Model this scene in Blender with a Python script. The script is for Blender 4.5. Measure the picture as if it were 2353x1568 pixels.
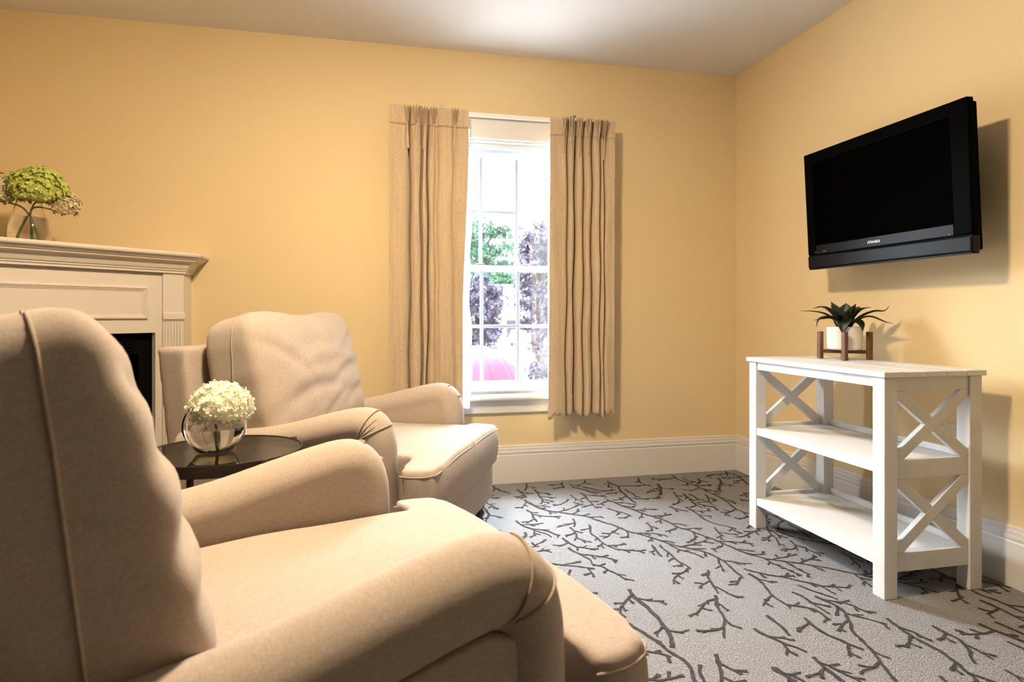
import bpy, bmesh, math, random
from mathutils import Vector, Matrix, noise
from math import sin, cos, pi, radians, sqrt, atan2

# ------------------------------------------------------------------ reset
for o in list(bpy.data.objects):
    bpy.data.objects.remove(o, do_unlink=True)
scene = bpy.context.scene
COL = scene.collection

# ------------------------------------------------------------------ camera
XW, YW, H = 2.208, 3.475, 2.44          # right wall, window wall, ceiling
XL, YF = -1.84, -4.6                    # left wall, wall behind the camera
XO, YO = -4.6, 1.75                     # added unseen space left of and behind the viewer, dims bounce light
cam_d = bpy.data.cameras.new('camera')
cam = bpy.data.objects.new('camera', cam_d)
COL.objects.link(cam)
cam.location = (0, 0, 0.958)
cam.rotation_euler = (radians(90), 0, radians(-12.618))
cam_d.sensor_width = 36.0
cam_d.sensor_fit = 'HORIZONTAL'
cam_d.lens = 1431.6 / 2353 * 36
cam_d.shift_y = -59.9 / 2353
cam_d.clip_start = 0.02
cam_d.clip_end = 200
cam_d.dof.use_dof = True
cam_d.dof.focus_distance = 2.3
cam_d.dof.aperture_fstop = 5.0
scene.camera = cam

# ------------------------------------------------------------------ world, sun, exposure
SKY = 10.0
SUN = 112.0
LAMP = 465.0
world = bpy.data.worlds.new('overcast_sky')
scene.world = world
world.use_nodes = True
wn = world.node_tree.nodes
bg = wn.get('Background') or wn.new('ShaderNodeBackground')
bg.inputs['Color'].default_value = (0.86, 0.93, 1.0, 1)
bg.inputs['Strength'].default_value = SKY
sd = bpy.data.lights.new('hazy_sun', 'SUN')
sd.energy = SUN
sd.angle = radians(75)
sd.color = (0.84, 0.92, 1.0)
sun = bpy.data.objects.new('hazy_sun', sd)
COL.objects.link(sun)
sun.rotation_euler = Vector((0.40, -1.5, -1.15)).to_track_quat('-Z', 'Y').to_euler()
sun.location = (0, 8, 8)
scene.view_settings.view_transform = 'Standard'
try:
    scene.view_settings.look = 'None'
except Exception:
    pass
scene.view_settings.exposure = 0.0
scene.view_settings.gamma = 1.0
scene.view_settings.use_curve_mapping = False

# ------------------------------------------------------------------ materials
def mat(name, col, rough=0.6, metal=0.0, var=None, bump=None, spec=None, emit=None, coat=0.0, sheen=0.0):
    """var=(scale, amount, detail) colour variation; bump=(scale, strength, distance)"""
    m = bpy.data.materials.new(name)
    m.use_nodes = True
    nt = m.node_tree
    b = nt.nodes['Principled BSDF']
    b.inputs['Base Color'].default_value = (*col, 1)
    b.inputs['Roughness'].default_value = rough
    b.inputs['Metallic'].default_value = metal
    if spec is not None:
        b.inputs['Specular IOR Level'].default_value = spec
    if coat:
        b.inputs['Coat Weight'].default_value = coat
    if sheen:
        b.inputs['Sheen Weight'].default_value = sheen
        b.inputs['Sheen Roughness'].default_value = 0.5
    if emit:
        b.inputs['Emission Color'].default_value = (*emit[0], 1)
        b.inputs['Emission Strength'].default_value = emit[1]
    tc = nt.nodes.new('ShaderNodeTexCoord')
    if var:
        n = nt.nodes.new('ShaderNodeTexNoise')
        n.inputs['Scale'].default_value = var[0]
        n.inputs['Detail'].default_value = var[2] if len(var) > 2 else 3
        nt.links.new(tc.outputs['Object'], n.inputs['Vector'])
        r = nt.nodes.new('ShaderNodeMapRange')
        r.inputs['From Min'].default_value = 0.3
        r.inputs['From Max'].default_value = 0.7
        r.inputs['To Min'].default_value = 1 - var[1]
        r.inputs['To Max'].default_value = 1 + var[1] * 0.6
        nt.links.new(n.outputs['Fac'], r.inputs['Value'])
        mx = nt.nodes.new('ShaderNodeMix')
        mx.data_type = 'RGBA'
        mx.blend_type = 'MULTIPLY'
        mx.inputs[0].default_value = 1.0
        mx.inputs[6].default_value = (*col, 1)
        nt.links.new(r.outputs['Result'], mx.inputs[7])
        nt.links.new(mx.outputs[2], b.inputs['Base Color'])
    if bump:
        n2 = nt.nodes.new('ShaderNodeTexNoise')
        n2.inputs['Scale'].default_value = bump[0]
        n2.inputs['Detail'].default_value = 4
        nt.links.new(tc.outputs['Object'], n2.inputs['Vector'])
        bp = nt.nodes.new('ShaderNodeBump')
        bp.inputs['Strength'].default_value = bump[1]
        bp.inputs['Distance'].default_value = bump[2]
        nt.links.new(n2.outputs['Fac'], bp.inputs['Height'])
        nt.links.new(bp.outputs['Normal'], b.inputs['Normal'])
    return m

def fabric(name, col, scale=900, amt=0.16, translucent=0.0, stretch=(1, 1, 1), bump_d=0.0008, slub=None):
    """woven cloth: crossed fine noise threads for colour and relief"""
    m = bpy.data.materials.new(name)
    m.use_nodes = True
    nt = m.node_tree
    L = nt.links.new
    b = nt.nodes['Principled BSDF']
    b.inputs['Roughness'].default_value = 0.95
    b.inputs['Specular IOR Level'].default_value = 0.15
    b.inputs['Sheen Weight'].default_value = 0.12
    b.inputs['Sheen Roughness'].default_value = 0.6
    tc = nt.nodes.new('ShaderNodeTexCoord')
    outs = []
    for st in ((1, 0.12, 1), (0.12, 1, 0.25)):
        mp = nt.nodes.new('ShaderNodeMapping')
        mp.inputs['Scale'].default_value = (st[0] * stretch[0], st[1] * stretch[1], st[2] * stretch[2])
        L(tc.outputs['Object'], mp.inputs['Vector'])
        n = nt.nodes.new('ShaderNodeTexNoise')
        n.inputs['Scale'].default_value = scale
        n.inputs['Detail'].default_value = 2
        L(mp.outputs['Vector'], n.inputs['Vector'])
        outs.append(n)
    ad = nt.nodes.new('ShaderNodeMath')
    ad.operation = 'ADD'
    L(outs[0].outputs['Fac'], ad.inputs[0])
    L(outs[1].outputs['Fac'], ad.inputs[1])
    last = ad
    if slub:
        mp = nt.nodes.new('ShaderNodeMapping')
        mp.inputs['Scale'].default_value = slub[1]
        L(tc.outputs['Object'], mp.inputs['Vector'])
        n = nt.nodes.new('ShaderNodeTexNoise')
        n.inputs['Scale'].default_value = slub[0]
        n.inputs['Detail'].default_value = 3
        L(mp.outputs['Vector'], n.inputs['Vector'])
        a2 = nt.nodes.new('ShaderNodeMath')
        a2.operation = 'MULTIPLY_ADD'
        L(n.outputs['Fac'], a2.inputs[0])
        a2.inputs[1].default_value = slub[2]
        L(ad.outputs[0], a2.inputs[2])
        a3 = nt.nodes.new('ShaderNodeMath')
        a3.operation = 'SUBTRACT'
        L(a2.outputs[0], a3.inputs[0])
        a3.inputs[1].default_value = slub[2] * 0.5
        last = a3
    r = nt.nodes.new('ShaderNodeMapRange')
    r.inputs['From Min'].default_value = 0.6
    r.inputs['From Max'].default_value = 1.4
    r.inputs['To Min'].default_value = 1 - amt
    r.inputs['To Max'].default_value = 1 + amt
    L(last.outputs[0], r.inputs['Value'])
    mx = nt.nodes.new('ShaderNodeMix')
    mx.data_type = 'RGBA'
    mx.blend_type = 'MULTIPLY'
    mx.inputs[0].default_value = 1.0
    mx.inputs[6].default_value = (*col, 1)
    L(r.outputs['Result'], mx.inputs[7])
    L(mx.outputs[2], b.inputs['Base Color'])
    bp = nt.nodes.new('ShaderNodeBump')
    bp.inputs['Strength'].default_value = 0.35
    bp.inputs['Distance'].default_value = bump_d
    L(ad.outputs[0], bp.inputs['Height'])
    L(bp.outputs['Normal'], b.inputs['Normal'])
    if translucent:
        tr = nt.nodes.new('ShaderNodeBsdfTranslucent')
        L(mx.outputs[2], tr.inputs['Color'])
        ms = nt.nodes.new('ShaderNodeMixShader')
        ms.inputs[0].default_value = translucent
        out = nt.nodes['Material Output']
        L(b.outputs[0], ms.inputs[1])
        L(tr.outputs[0], ms.inputs[2])
        L(ms.outputs[0], out.inputs['Surface'])
    return m

def thin_glass(name, tint=(1, 1, 1), refl=0.06, rough=0.0, power=5.0):
    """single-sheet window glass: clear with a fresnel reflection"""
    m = bpy.data.materials.new(name)
    m.use_nodes = True
    nt = m.node_tree
    for n in list(nt.nodes):
        nt.nodes.remove(n)
    out = nt.nodes.new('ShaderNodeOutputMaterial')
    t = nt.nodes.new('ShaderNodeBsdfTransparent')
    t.inputs['Color'].default_value = (*tint, 1)
    g = nt.nodes.new('ShaderNodeBsdfGlossy')
    g.inputs['Roughness'].default_value = rough
    fr = nt.nodes.new('ShaderNodeLayerWeight')
    fr.inputs['Blend'].default_value = 0.5
    pw_ = nt.nodes.new('ShaderNodeMath')
    pw_.operation = 'POWER'
    pw_.inputs[1].default_value = power
    nt.links.new(fr.outputs['Facing'], pw_.inputs[0])
    ml = nt.nodes.new('ShaderNodeMath')
    ml.operation = 'MULTIPLY_ADD'
    ml.inputs[1].default_value = 1 - refl
    ml.inputs[2].default_value = refl
    ml.use_clamp = True
    ms = nt.nodes.new('ShaderNodeMixShader')
    nt.links.new(pw_.outputs[0], ml.inputs[0])
    nt.links.new(ml.outputs[0], ms.inputs[0])
    nt.links.new(t.outputs[0], ms.inputs[1])
    nt.links.new(g.outputs[0], ms.inputs[2])
    nt.links.new(ms.outputs[0], out.inputs['Surface'])
    return m

def solid_glass(name, ior=1.45, col=(1, 1, 1)):
    m = bpy.data.materials.new(name)
    m.use_nodes = True
    nt = m.node_tree
    b = nt.nodes['Principled BSDF']
    b.inputs['Base Color'].default_value = (*col, 1)
    b.inputs['Roughness'].default_value = 0.0
    b.inputs['IOR'].default_value = ior
    b.inputs['Transmission Weight'].default_value = 1.0
    return m

M = {}
M['wall'] = mat('yellow_wall_paint', (0.74, 0.585, 0.335), 0.7, bump=(260, 0.12, 0.002))
M['ceiling'] = mat('ceiling_paint', (0.76, 0.74, 0.73), 0.8, bump=(200, 0.1, 0.002))
M['trim'] = mat('white_trim_paint', (0.70, 0.675, 0.645), 0.4, bump=(60, 0.05, 0.001))
M['bounce_absorber'] = mat('dark_bounce_absorber', (0.060, 0.040, 0.028), 0.6, var=(6, 0.3))  # near-black colour invented for the unseen walls, soaks up bounce light
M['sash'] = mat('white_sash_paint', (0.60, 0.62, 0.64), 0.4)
M['muntin_shade'] = mat('shaded_white_muntin', (0.26, 0.30, 0.35), 0.5)  # white muntins: their shade is painted into this blue-grey colour
M['mantel'] = mat('cream_mantel_paint', (0.68, 0.615, 0.545), 0.45)
M['black_iron'] = mat('black_firebox', (0.003, 0.003, 0.003), 0.7, spec=0.05)
M['carpet'] = mat('grey_carpet_pile', (0.30, 0.295, 0.305), 1.0, var=(190, 0.36, 2), bump=(210, 1.0, 0.010), spec=0.05)
M['carpet_dark'] = mat('dark_carpet_pile', (0.070, 0.064, 0.064), 1.0, var=(60, 0.25, 4), bump=(420, 0.9, 0.006), spec=0.05)
M['linen'] = fabric('tan_curtain_linen', (0.56, 0.43, 0.285), 700, 0.22, 0.05, (1, 1, 1), 0.0006, (70, (1, 1, 0.06), 0.7))
M['lining'] = fabric('white_curtain_lining', (0.80, 0.79, 0.78), 700, 0.05, 0.35)
M['uph'] = fabric('beige_upholstery', (0.415, 0.345, 0.292), 620, 0.17)
M['piping'] = fabric('beige_piping', (0.41, 0.335, 0.27), 620, 0.15)
M['dark_wood'] = mat('dark_turned_wood', (0.045, 0.018, 0.012), 0.3, var=(30, 0.3))
M['table_metal'] = mat('dark_bronze_metal', (0.035, 0.026, 0.021), 0.4, 0.4)
M['table_glass'] = thin_glass('table_glass', (0.95, 0.96, 0.94), 0.08, power=2.8)
M['pane'] = thin_glass('window_glass', (0.97, 0.985, 0.98), 0.035)
M['white_wood'] = mat('whitewashed_wood', (0.68, 0.675, 0.67), 0.5, var=(14, 0.05, 4), bump=(45, 0.25, 0.003))
M['stand_wood'] = mat('walnut_stand', (0.13, 0.062, 0.028), 0.5, var=(30, 0.3))
M['pot'] = mat('white_ceramic', (0.80, 0.78, 0.75), 0.25)
M['soil'] = mat('dark_soil', (0.02, 0.014, 0.01), 1.0, bump=(90, 0.8, 0.01))
M['leaf'] = mat('dark_leaf', (0.010, 0.016, 0.010), 0.45, var=(50, 0.4))
M['tv_black'] = mat('tv_black_plastic', (0.0009, 0.001, 0.0013), 0.45, spec=0.012)
M['tv_screen'] = mat('tv_screen', (0.0004, 0.0004, 0.0004), 0.6, spec=0.004)
M['tv_gloss'] = mat('tv_satin_plastic', (0.002, 0.003, 0.005), 0.30, spec=0.16)
M['logo'] = mat('silver_lettering', (0.75, 0.77, 0.80), 0.35, 0.3)
M['logo_dim'] = mat('grey_lettering', (0.22, 0.23, 0.24), 0.5)
M['steel'] = mat('grey_steel', (0.33, 0.36, 0.38), 0.35, 0.8)
M['dark_steel'] = mat('dark_steel', (0.05, 0.05, 0.05), 0.4, 0.7)
M['plate'] = mat('almond_plate', (0.62, 0.58, 0.44), 0.4)
M['rod'] = mat('white_rod_enamel', (0.84, 0.83, 0.82), 0.3)
M['glass'] = solid_glass('clear_glass', 1.45)
M['water'] = solid_glass('water', 1.33)
M['stem'] = mat('green_stem', (0.16, 0.24, 0.07), 0.5)
M['bloom_white'] = fabric('cream_white_petals', (0.96, 0.945, 0.80), 60, 0.06, 0.35)
M['bloom_green'] = mat('lime_green_petals', (0.50, 0.56, 0.13), 0.7, var=(50, 0.25))
M['bloom_cream'] = mat('faded_cream_petals', (0.62, 0.52, 0.32), 0.7, var=(50, 0.25))
M['lamp_glass'] = mat('lamp_diffuser', (0.9, 0.85, 0.75), 0.4, emit=((1.0, 0.775, 0.50), LAMP))
M['brass'] = mat('brushed_nickel', (0.5, 0.47, 0.42), 0.35, 0.9)
M['lawn'] = mat('outdoor_paving', (0.80, 0.79, 0.77), 0.9, var=(0.6, 0.1))
M['tree_green'] = mat('green_foliage', (0.026, 0.068, 0.036), 0.8, var=(3, 0.4))
M['hedge_green'] = mat('deep_green_foliage', (0.024, 0.075, 0.034), 0.8, var=(2, 0.4))
M['tree_purple'] = mat('purple_foliage', (0.050, 0.042, 0.068), 0.8, var=(3, 0.45))
M['bark'] = mat('bark', (0.03, 0.025, 0.02), 0.9)
M['roof'] = mat('grey_shingles', (0.075, 0.075, 0.08), 0.9, var=(8, 0.2))
M['siding'] = mat('white_siding', (0.30, 0.30, 0.31), 0.7)
M['red_canvas'] = mat('red_canvas', (0.36, 0.028, 0.060), 0.8)
M['orange_canvas'] = mat('orange_canvas', (0.30, 0.06, 0.02), 0.8)
M['dark_board'] = mat('dark_board', (0.01, 0.012, 0.015), 0.6)

# ------------------------------------------------------------------ mesh helpers
class MB:
    def __init__(self):
        self.v = []
        self.f = []

    def add(self, vs, fs):
        n = len(self.v)
        self.v += [tuple(p) for p in vs]
        self.f += [tuple(i + n for i in q) for q in fs]
        return self

    def box(self, x0, x1, y0, y1, z0, z1):
        vs = [(x, y, z) for x in (x0, x1) for y in (y0, y1) for z in (z0, z1)]
        fs = [(0, 1, 3, 2), (4, 6, 7, 5), (0, 4, 5, 1), (2, 3, 7, 6), (0, 2, 6, 4), (1, 5, 7, 3)]
        return self.add(vs, fs)

    def bar(self, a, b, w, t, up=(0, 0, 1)):
        """box from a to b, width w across, thickness t along 'up-ish' axis"""
        a, b = Vector(a), Vector(b)
        d = (b - a).normalized()
        u = Vector(up)
        s = d.cross(u).normalized()
        n = s.cross(d).normalized()
        vs = []
        for p in (a, b):
            for i, j in ((-1, -1), (1, -1), (1, 1), (-1, 1)):
                vs.append(p + s * (w / 2 * i) + n * (t / 2 * j))
        fs = [(0, 3, 2, 1), (4, 5, 6, 7), (0, 1, 5, 4), (1, 2, 6, 5), (2, 3, 7, 6), (3, 0, 4, 7)]
        return self.add(vs, fs)

    def prism(self, pts, axis, a, b):
        """2D polygon extruded along an axis from a to b. pts order: remaining axes"""
        n = len(pts)
        def mk(p, t):
            if axis == 'x':
                return (t, p[0], p[1])
            if axis == 'y':
                return (p[0], t, p[1])
            return (p[0], p[1], t)
        vs = [mk(p, a) for p in pts] + [mk(p, b) for p in pts]
        fs = [tuple(range(n)), tuple(range(2 * n - 1, n - 1, -1))]
        for i in range(n):
            j = (i + 1) % n
            fs.append((i, i + n, j + n, j))
        return self.add(vs, fs)

    def tube(self, path, r, seg=10, closed=False, cap=True):
        P = [Vector(p) for p in path]
        n = len(P)
        rr = r if isinstance(r, (list, tuple)) else [r] * n
        vs, fs = [], []
        prev = None
        for i in range(n):
            if closed:
                d = P[(i + 1) % n] - P[i - 1]
            else:
                d = P[min(i + 1, n - 1)] - P[max(i - 1, 0)]
            d = d.normalized() if d.length > 1e-9 else Vector((0, 0, 1))
            if prev is None:
                u = d.orthogonal().normalized()
            else:
                u = prev - d * prev.dot(d)
                u = u.normalized() if u.length > 1e-6 else d.orthogonal().normalized()
            prev = u
            w = d.cross(u)
            for k in range(seg):
                a = 2 * pi * k / seg
                vs.append(P[i] + (u * cos(a) + w * sin(a)) * rr[i])
        m = n if closed else n - 1
        for i in range(m):
            i2 = (i + 1) % n
            for k in range(seg):
                k2 = (k + 1) % seg
                fs.append((i * seg + k, i * seg + k2, i2 * seg + k2, i2 * seg + k))
        if cap and not closed:
            fs.append(tuple(range(seg - 1, -1, -1)))
            fs.append(tuple(range((n - 1) * seg, n * seg)))
        return self.add(vs, fs)

    def lathe(self, prof, c=(0, 0), seg=32, z0=0.0):
        """prof: list of (r, z)"""
        vs, fs = [], []
        n = len(prof)
        for r, z in prof:
            for k in range(seg):
                a = 2 * pi * k / seg
                vs.append((c[0] + r * cos(a), c[1] + r * sin(a), z0 + z))
        for i in range(n - 1):
            for k in range(seg):
                k2 = (k + 1) % seg
                fs.append((i * seg + k, i * seg + k2, (i + 1) * seg + k2, (i + 1) * seg + k))
        if prof[0][0] > 1e-6:
            fs.append(tuple(range(seg - 1, -1, -1)))
        if prof[-1][0] > 1e-6:
            fs.append(tuple(range((n - 1) * seg, n * seg)))
        return self.add(vs, fs)

    def grid(self, fn, nu, nv):
        vs = [fn(i / nu, j / nv) for j in range(nv + 1) for i in range(nu + 1)]
        fs = []
        for j in range(nv):
            for i in range(nu):
                a = j * (nu + 1) + i
                fs.append((a, a + 1, a + nu + 2, a + nu + 1))
        return self.add(vs, fs)

    def mesh(self, name):
        me = bpy.data.meshes.new(name)
        me.from_pydata(self.v, [], self.f)
        me.update()
        return me

def link(name, me, material, parent=None, smooth=False, bevel=None, recalc=True, solid=None, angle=None):
    if recalc:
        bm = bmesh.new()
        bm.from_mesh(me)
        bmesh.ops.remove_doubles(bm, verts=bm.verts, dist=1e-6)
        bmesh.ops.recalc_face_normals(bm, faces=bm.faces)
        bm.to_mesh(me)
        bm.free()
    if smooth:
        me.shade_smooth() if hasattr(me, 'shade_smooth') else [setattr(p, 'use_smooth', True) for p in me.polygons]
    if angle:
        try:
            me.set_sharp_from_angle(angle=radians(angle))
        except Exception:
            pass
    o = bpy.data.objects.new(name, me)
    COL.objects.link(o)
    if material is not None and len(me.materials) == 0:
        me.materials.append(M[material] if isinstance(material, str) else material)
    if parent is not None:
        o.parent = parent
    if bevel:
        b = o.modifiers.new('bevel', 'BEVEL')
        b.width = bevel
        b.segments = 2
        b.limit_method = 'ANGLE'
    if solid:
        s = o.modifiers.new('thickness', 'SOLIDIFY')
        s.thickness = solid
        s.offset = 0
    return o

def part(name, mb, material, parent=None, **kw):
    return link(name, mb.mesh(name), material, parent, **kw)

def tag(o, label=None, cat=None, group=None, kind=None):
    if label:
        o['label'] = label
    if cat:
        o['category'] = cat
    if group:
        o['group'] = group
    if kind:
        o['kind'] = kind
    return o

def thing(name, label, cat, loc=(0, 0, 0), rz=0.0, group=None):
    o = bpy.data.objects.new(name, None)
    COL.objects.link(o)
    o.location = loc
    o.rotation_euler = (0, 0, rz)
    o.empty_display_size = 0.05
    return tag(o, label, cat, group)

def struct(name, label=None):
    o = bpy.data.objects.new(name, None)
    COL.objects.link(o)
    o.empty_display_size = 0.05
    return tag(o, label, kind='structure')

def remeshed(mb, name, voxel, iters, factor=0.5, post=None):
    me = mb.mesh(name + '_src')
    bm = bmesh.new()
    bm.from_mesh(me)
    bmesh.ops.recalc_face_normals(bm, faces=bm.faces)
    bm.to_mesh(me)
    bm.free()
    o = bpy.data.objects.new(name + '_src', me)
    COL.objects.link(o)
    r = o.modifiers.new('r', 'REMESH')
    r.mode = 'VOXEL'
    r.voxel_size = voxel
    s = o.modifiers.new('s', 'SMOOTH')
    s.factor = factor
    s.iterations = iters
    dg = bpy.context.evaluated_depsgraph_get()
    out = bpy.data.meshes.new_from_object(o.evaluated_get(dg))
    out.name = name
    bpy.data.objects.remove(o, do_unlink=True)
    bpy.data.meshes.remove(me)
    if post:
        for v in out.vertices:
            v.co = post(v.co)
    for p in out.polygons:
        p.use_smooth = True
    out.update()
    return out

def smoothstep(a, b, x):
    t = max(0.0, min(1.0, (x - a) / (b - a)))
    return t * t * (3 - 2 * t)

def catmull(pts, n):
    out = []
    P = [Vector(p) for p in pts]
    for i in range(len(P) - 1):
        p0, p1, p2, p3 = P[max(i - 1, 0)], P[i], P[i + 1], P[min(i + 2, len(P) - 1)]
        for k in range(n):
            t = k / n
            out.append(0.5 * ((2 * p1) + (p2 - p0) * t + (2 * p0 - 5 * p1 + 4 * p2 - p3) * t * t + (3 * p1 - p0 - 3 * p2 + p3) * t ** 3))
    out.append(P[-1])
    return out

# ================================================================== THE SETTING
T = 0.16
# window opening in the back wall
WX0, WX1, WZ0, WZ1 = 0.365, 1.06, 0.50, 1.955
fl = tag(part('floor', MB().box(XO - T, XW + T, YF - T, YW + T, -0.12, 0.0), 'carpet'), 'grey carpet floor with a dark branching twig pattern', kind='structure')
tag(part('ceiling', MB().box(XO - T, XW + T, YF - T, YW + T, H, H + 0.12), 'ceiling'), 'plain off-white painted ceiling', kind='structure')
wb = MB()
wb.box(XL - T, WX0, YW, YW + T, 0, H)
wb.box(WX1, XW + T, YW, YW + T, 0, H)
wb.box(WX0, WX1, YW, YW + T, 0, WZ0)
wb.box(WX0, WX1, YW, YW + T, WZ1, H)
tag(part('wall_back', wb, 'wall', recalc=False), 'yellow painted wall with the curtained window', kind='structure')
tag(part('wall_right', MB().box(XW, XW + T, YF - T, YW, 0, H), 'wall'), 'yellow painted wall behind the television', kind='structure')
tag(part('wall_left', MB().box(XL - T, XL, YO, YW, 0, H), 'wall'), 'yellow painted wall left of the fireplace', kind='structure')
tag(part('absorber_wall_return', MB().box(XO, XL - T, YO, YO + T, 0, H), 'bounce_absorber'), 'added unseen dark return wall soaking up bounce light beside the fireplace corner', kind='structure')  # three dark walls added out of view, keep bounce off the near armchair
tag(part('absorber_wall_side', MB().box(XO - T, XO, YF - T, YO + T, 0, H), 'bounce_absorber'), 'added unseen dark far side wall soaking up bounce light', kind='structure')
tag(part('absorber_wall_front', MB().box(XO, XW, YF - T, YF, 0, H), 'bounce_absorber'), 'added unseen dark wall behind the viewer soaking up bounce light', kind='structure')

# baseboards: profile (distance from the wall, height)
BP = [(0, 0), (0.016, 0), (0.016, 0.158), (0.013, 0.164), (0.013, 0.168), (0.017, 0.170), (0.017, 0.180), (0.0125, 0.182),
      (0.0125, 0.184), (0.0135, 0.196), (0.0085, 0.198), (0.0085, 0.200), (0.009, 0.211), (0.006, 0.214), (0, 0.214)]
def baseboard(name, side, a, b):
    mb = MB()
    if side == 'back':
        mb.prism([(YW - d, z) for d, z in BP], 'x', a, b)
    elif side == 'right':
        mb.prism([(XW - d, z) for d, z in BP], 'y', a, b)
    elif side == 'left':
        mb.prism([(XL + d, z) for d, z in BP], 'y', a, b)
    else:
        mb.prism([(YF + d, z) for d, z in BP], 'x', a, b)
    return tag(part(name, mb, 'trim'), 'tall white moulded skirting board', kind='structure')
baseboard('baseboard_back', 'back', -0.906, XW)
baseboard('baseboard_right', 'right', YF, YW)
baseboard('baseboard_left', 'left', YO, YW - 0.934)
baseboard('baseboard_front', 'front', XO, XW)

# ---- carpet twig pattern
random.seed(11)
cp = MB()
def ribbon(pts, ws):
    z = 0.0012 + random.random() * 0.0012
    vs, fs = [], []
    n = len(pts)
    for i in range(n):
        a = pts[max(i - 1, 0)]
        b = pts[min(i + 1, n - 1)]
        d = Vector((b[0] - a[0], b[1] - a[1]))
        d = d.normalized() if d.length > 1e-9 else Vector((1, 0))
        w = ws[i] * 0.5 * random.uniform(0.8, 1.25)
        vs += [(pts[i][0] - d.y * w, pts[i][1] + d.x * w, z), (pts[i][0] + d.y * w, pts[i][1] - d.x * w, z)]
    for i in range(n - 1):
        fs.append((2 * i, 2 * i + 1, 2 * i + 3, 2 * i + 2))
    cp.add(vs, fs)
def inside(p):
    return -0.9 < p[0] < XW - 0.02 and -0.3 < p[1] < YW - 0.02
OCC = {}
BID = [0]
CELL = 0.03
def near(p, skip, dist):
    cx0, cy0 = int(math.floor(p[0] / CELL)), int(math.floor(p[1] / CELL))
    for i in (-1, 0, 1):
        for j in (-1, 0, 1):
            for (x, y, b) in OCC.get((cx0 + i, cy0 + j), ()):
                if b not in skip and (x - p[0]) ** 2 + (y - p[1]) ** 2 < dist * dist:
                    return True
    return False
def put(p, b):
    OCC.setdefault((int(math.floor(p[0] / CELL)), int(math.floor(p[1] / CELL))), []).append((p[0], p[1], b))
def grow(p, ang, length, w, lvl, parent, pull, wander, step=0.012):
    BID[0] += 1
    bid = BID[0]
    n = max(3, int(length / step))
    pts, ws, angs = [p], [w], [ang]
    a = ang
    bend = random.uniform(-5.0, 5.0) if lvl else 0.0
    for i in range(n):
        a += bend * step + random.gauss(0, wander) + (ang - a) * pull
        q = (pts[-1][0] + cos(a) * step, pts[-1][1] + sin(a) * step)
        skip = {bid, parent} if i < 2 else {bid}
        if not inside(q) or near(q, skip, 0.018 if lvl else 0.019):
            break
        pts.append(q)
        angs.append(a)
        ws.append(w * (1 - (0.42 if lvl == 0 else 0.2) * i / n) * (1.45 if lvl == 0 and random.random() < 0.06 else 1))
    if len(pts) < (9, 4, 3)[lvl]:
        return None
    for q in pts:
        put(q, bid)
    if lvl and random.random() < 0.65:
        ws[-1] *= 1.9
        ws[-2] *= 1.5
    ribbon(pts, ws)
    return pts, angs, bid
def sprout(br, lvl):
    pts, angs, bid = br
    step_lo, step_hi = ((2, 5), (2, 4))[min(lvl - 1, 1)]
    i = random.randint(2, 4)
    side = random.choice((-1, 1))
    kids = []
    while i < len(pts) - 1:
        L_ = random.choice((random.uniform(0.04, 0.10), random.uniform(0.08, 0.20))) if lvl == 1 else random.uniform(0.024, 0.05)
        k = grow(pts[i], angs[i] + side * random.uniform(0.5, 1.05), L_, 0.0080 if lvl == 1 else 0.0070, lvl, bid, 0.0, 0.15)
        if k:
            kids.append(k)
        side = -side if random.random() < 0.75 else side
        i += random.randint(step_lo, step_hi)
    return kids
stems = []
def plant(x, y, L_, w):
    if near((x, y), (), 0.030):
        return
    BR = grow((x, y), -pi / 2 + random.uniform(-0.38, 0.38), L_, w, 0, -1, 0.03, 0.13, 0.014)
    if BR:
        stems.append((x, y))
        for k in sprout(BR, 1):
            sprout(k, 2)
lane = -0.85
while lane < XW - 0.05:
    yy = YW - 0.03 - random.uniform(0, 0.5)
    while yy > 0.1:
        L_ = random.uniform(0.9, 1.7)
        plant(lane + random.uniform(-0.04, 0.04), yy, L_, random.uniform(0.0105, 0.0150))
        yy -= L_ * random.uniform(0.95, 1.1)
    lane += 0.135
for attempt in range(1500):
    x, y = random.uniform(-0.85, XW - 0.03), random.uniform(0.0, YW - 0.03)
    if near((x, y), (), 0.029):
        continue
    plant(x, y, random.uniform(0.10, 0.40), random.uniform(0.0085, 0.0115))
tag(part('carpet_pattern', cp, 'carpet_dark', fl, recalc=False), 'dark grey branching twig pattern', kind='stuff')

# ---- window
win = struct('window_1', 'white double-hung window with small panes between the curtains')
yi = YW                                  # interior wall plane
m = MB()
for (x0, x1) in ((WX0 - 0.085, WX0 + 0.005), (WX1 - 0.005, WX1 + 0.085)):
    part('side_casing', MB().box(x0, x1, yi - 0.020, yi, 0.495, 1.975), 'trim', win, bevel=0.004)
part('head_casing', MB().box(WX0 - 0.085, WX1 + 0.085, yi - 0.020, yi, 1.950, 2.072), 'trim', win, bevel=0.004)
part('head_cap', MB().box(WX0 - 0.095, WX1 + 0.095, yi - 0.030, yi, 2.072, 2.092), 'trim', win, bevel=0.005)
part('stool', MB().box(WX0 - 0.105, WX1 + 0.105, yi - 0.062, yi + 0.07, 0.478, 0.502), 'trim', win, bevel=0.009)
part('apron', MB().box(WX0 - 0.085, WX1 + 0.085, yi - 0.020, yi, 0.402, 0.478), 'trim', win, bevel=0.004)
jb = MB()
jb.box(WX0, WX0 + 0.018, yi, yi + T, WZ0, WZ1)
jb.box(WX1 - 0.018, WX1, yi, yi + T, WZ0, WZ1)
jb.box(WX0 + 0.018, WX1 - 0.018, yi, yi + T, WZ1 - 0.018, WZ1)
jb.box(WX0 + 0.018, WX1 - 0.018, yi + 0.07, yi + T, WZ0, WZ0 + 0.02)
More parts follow.
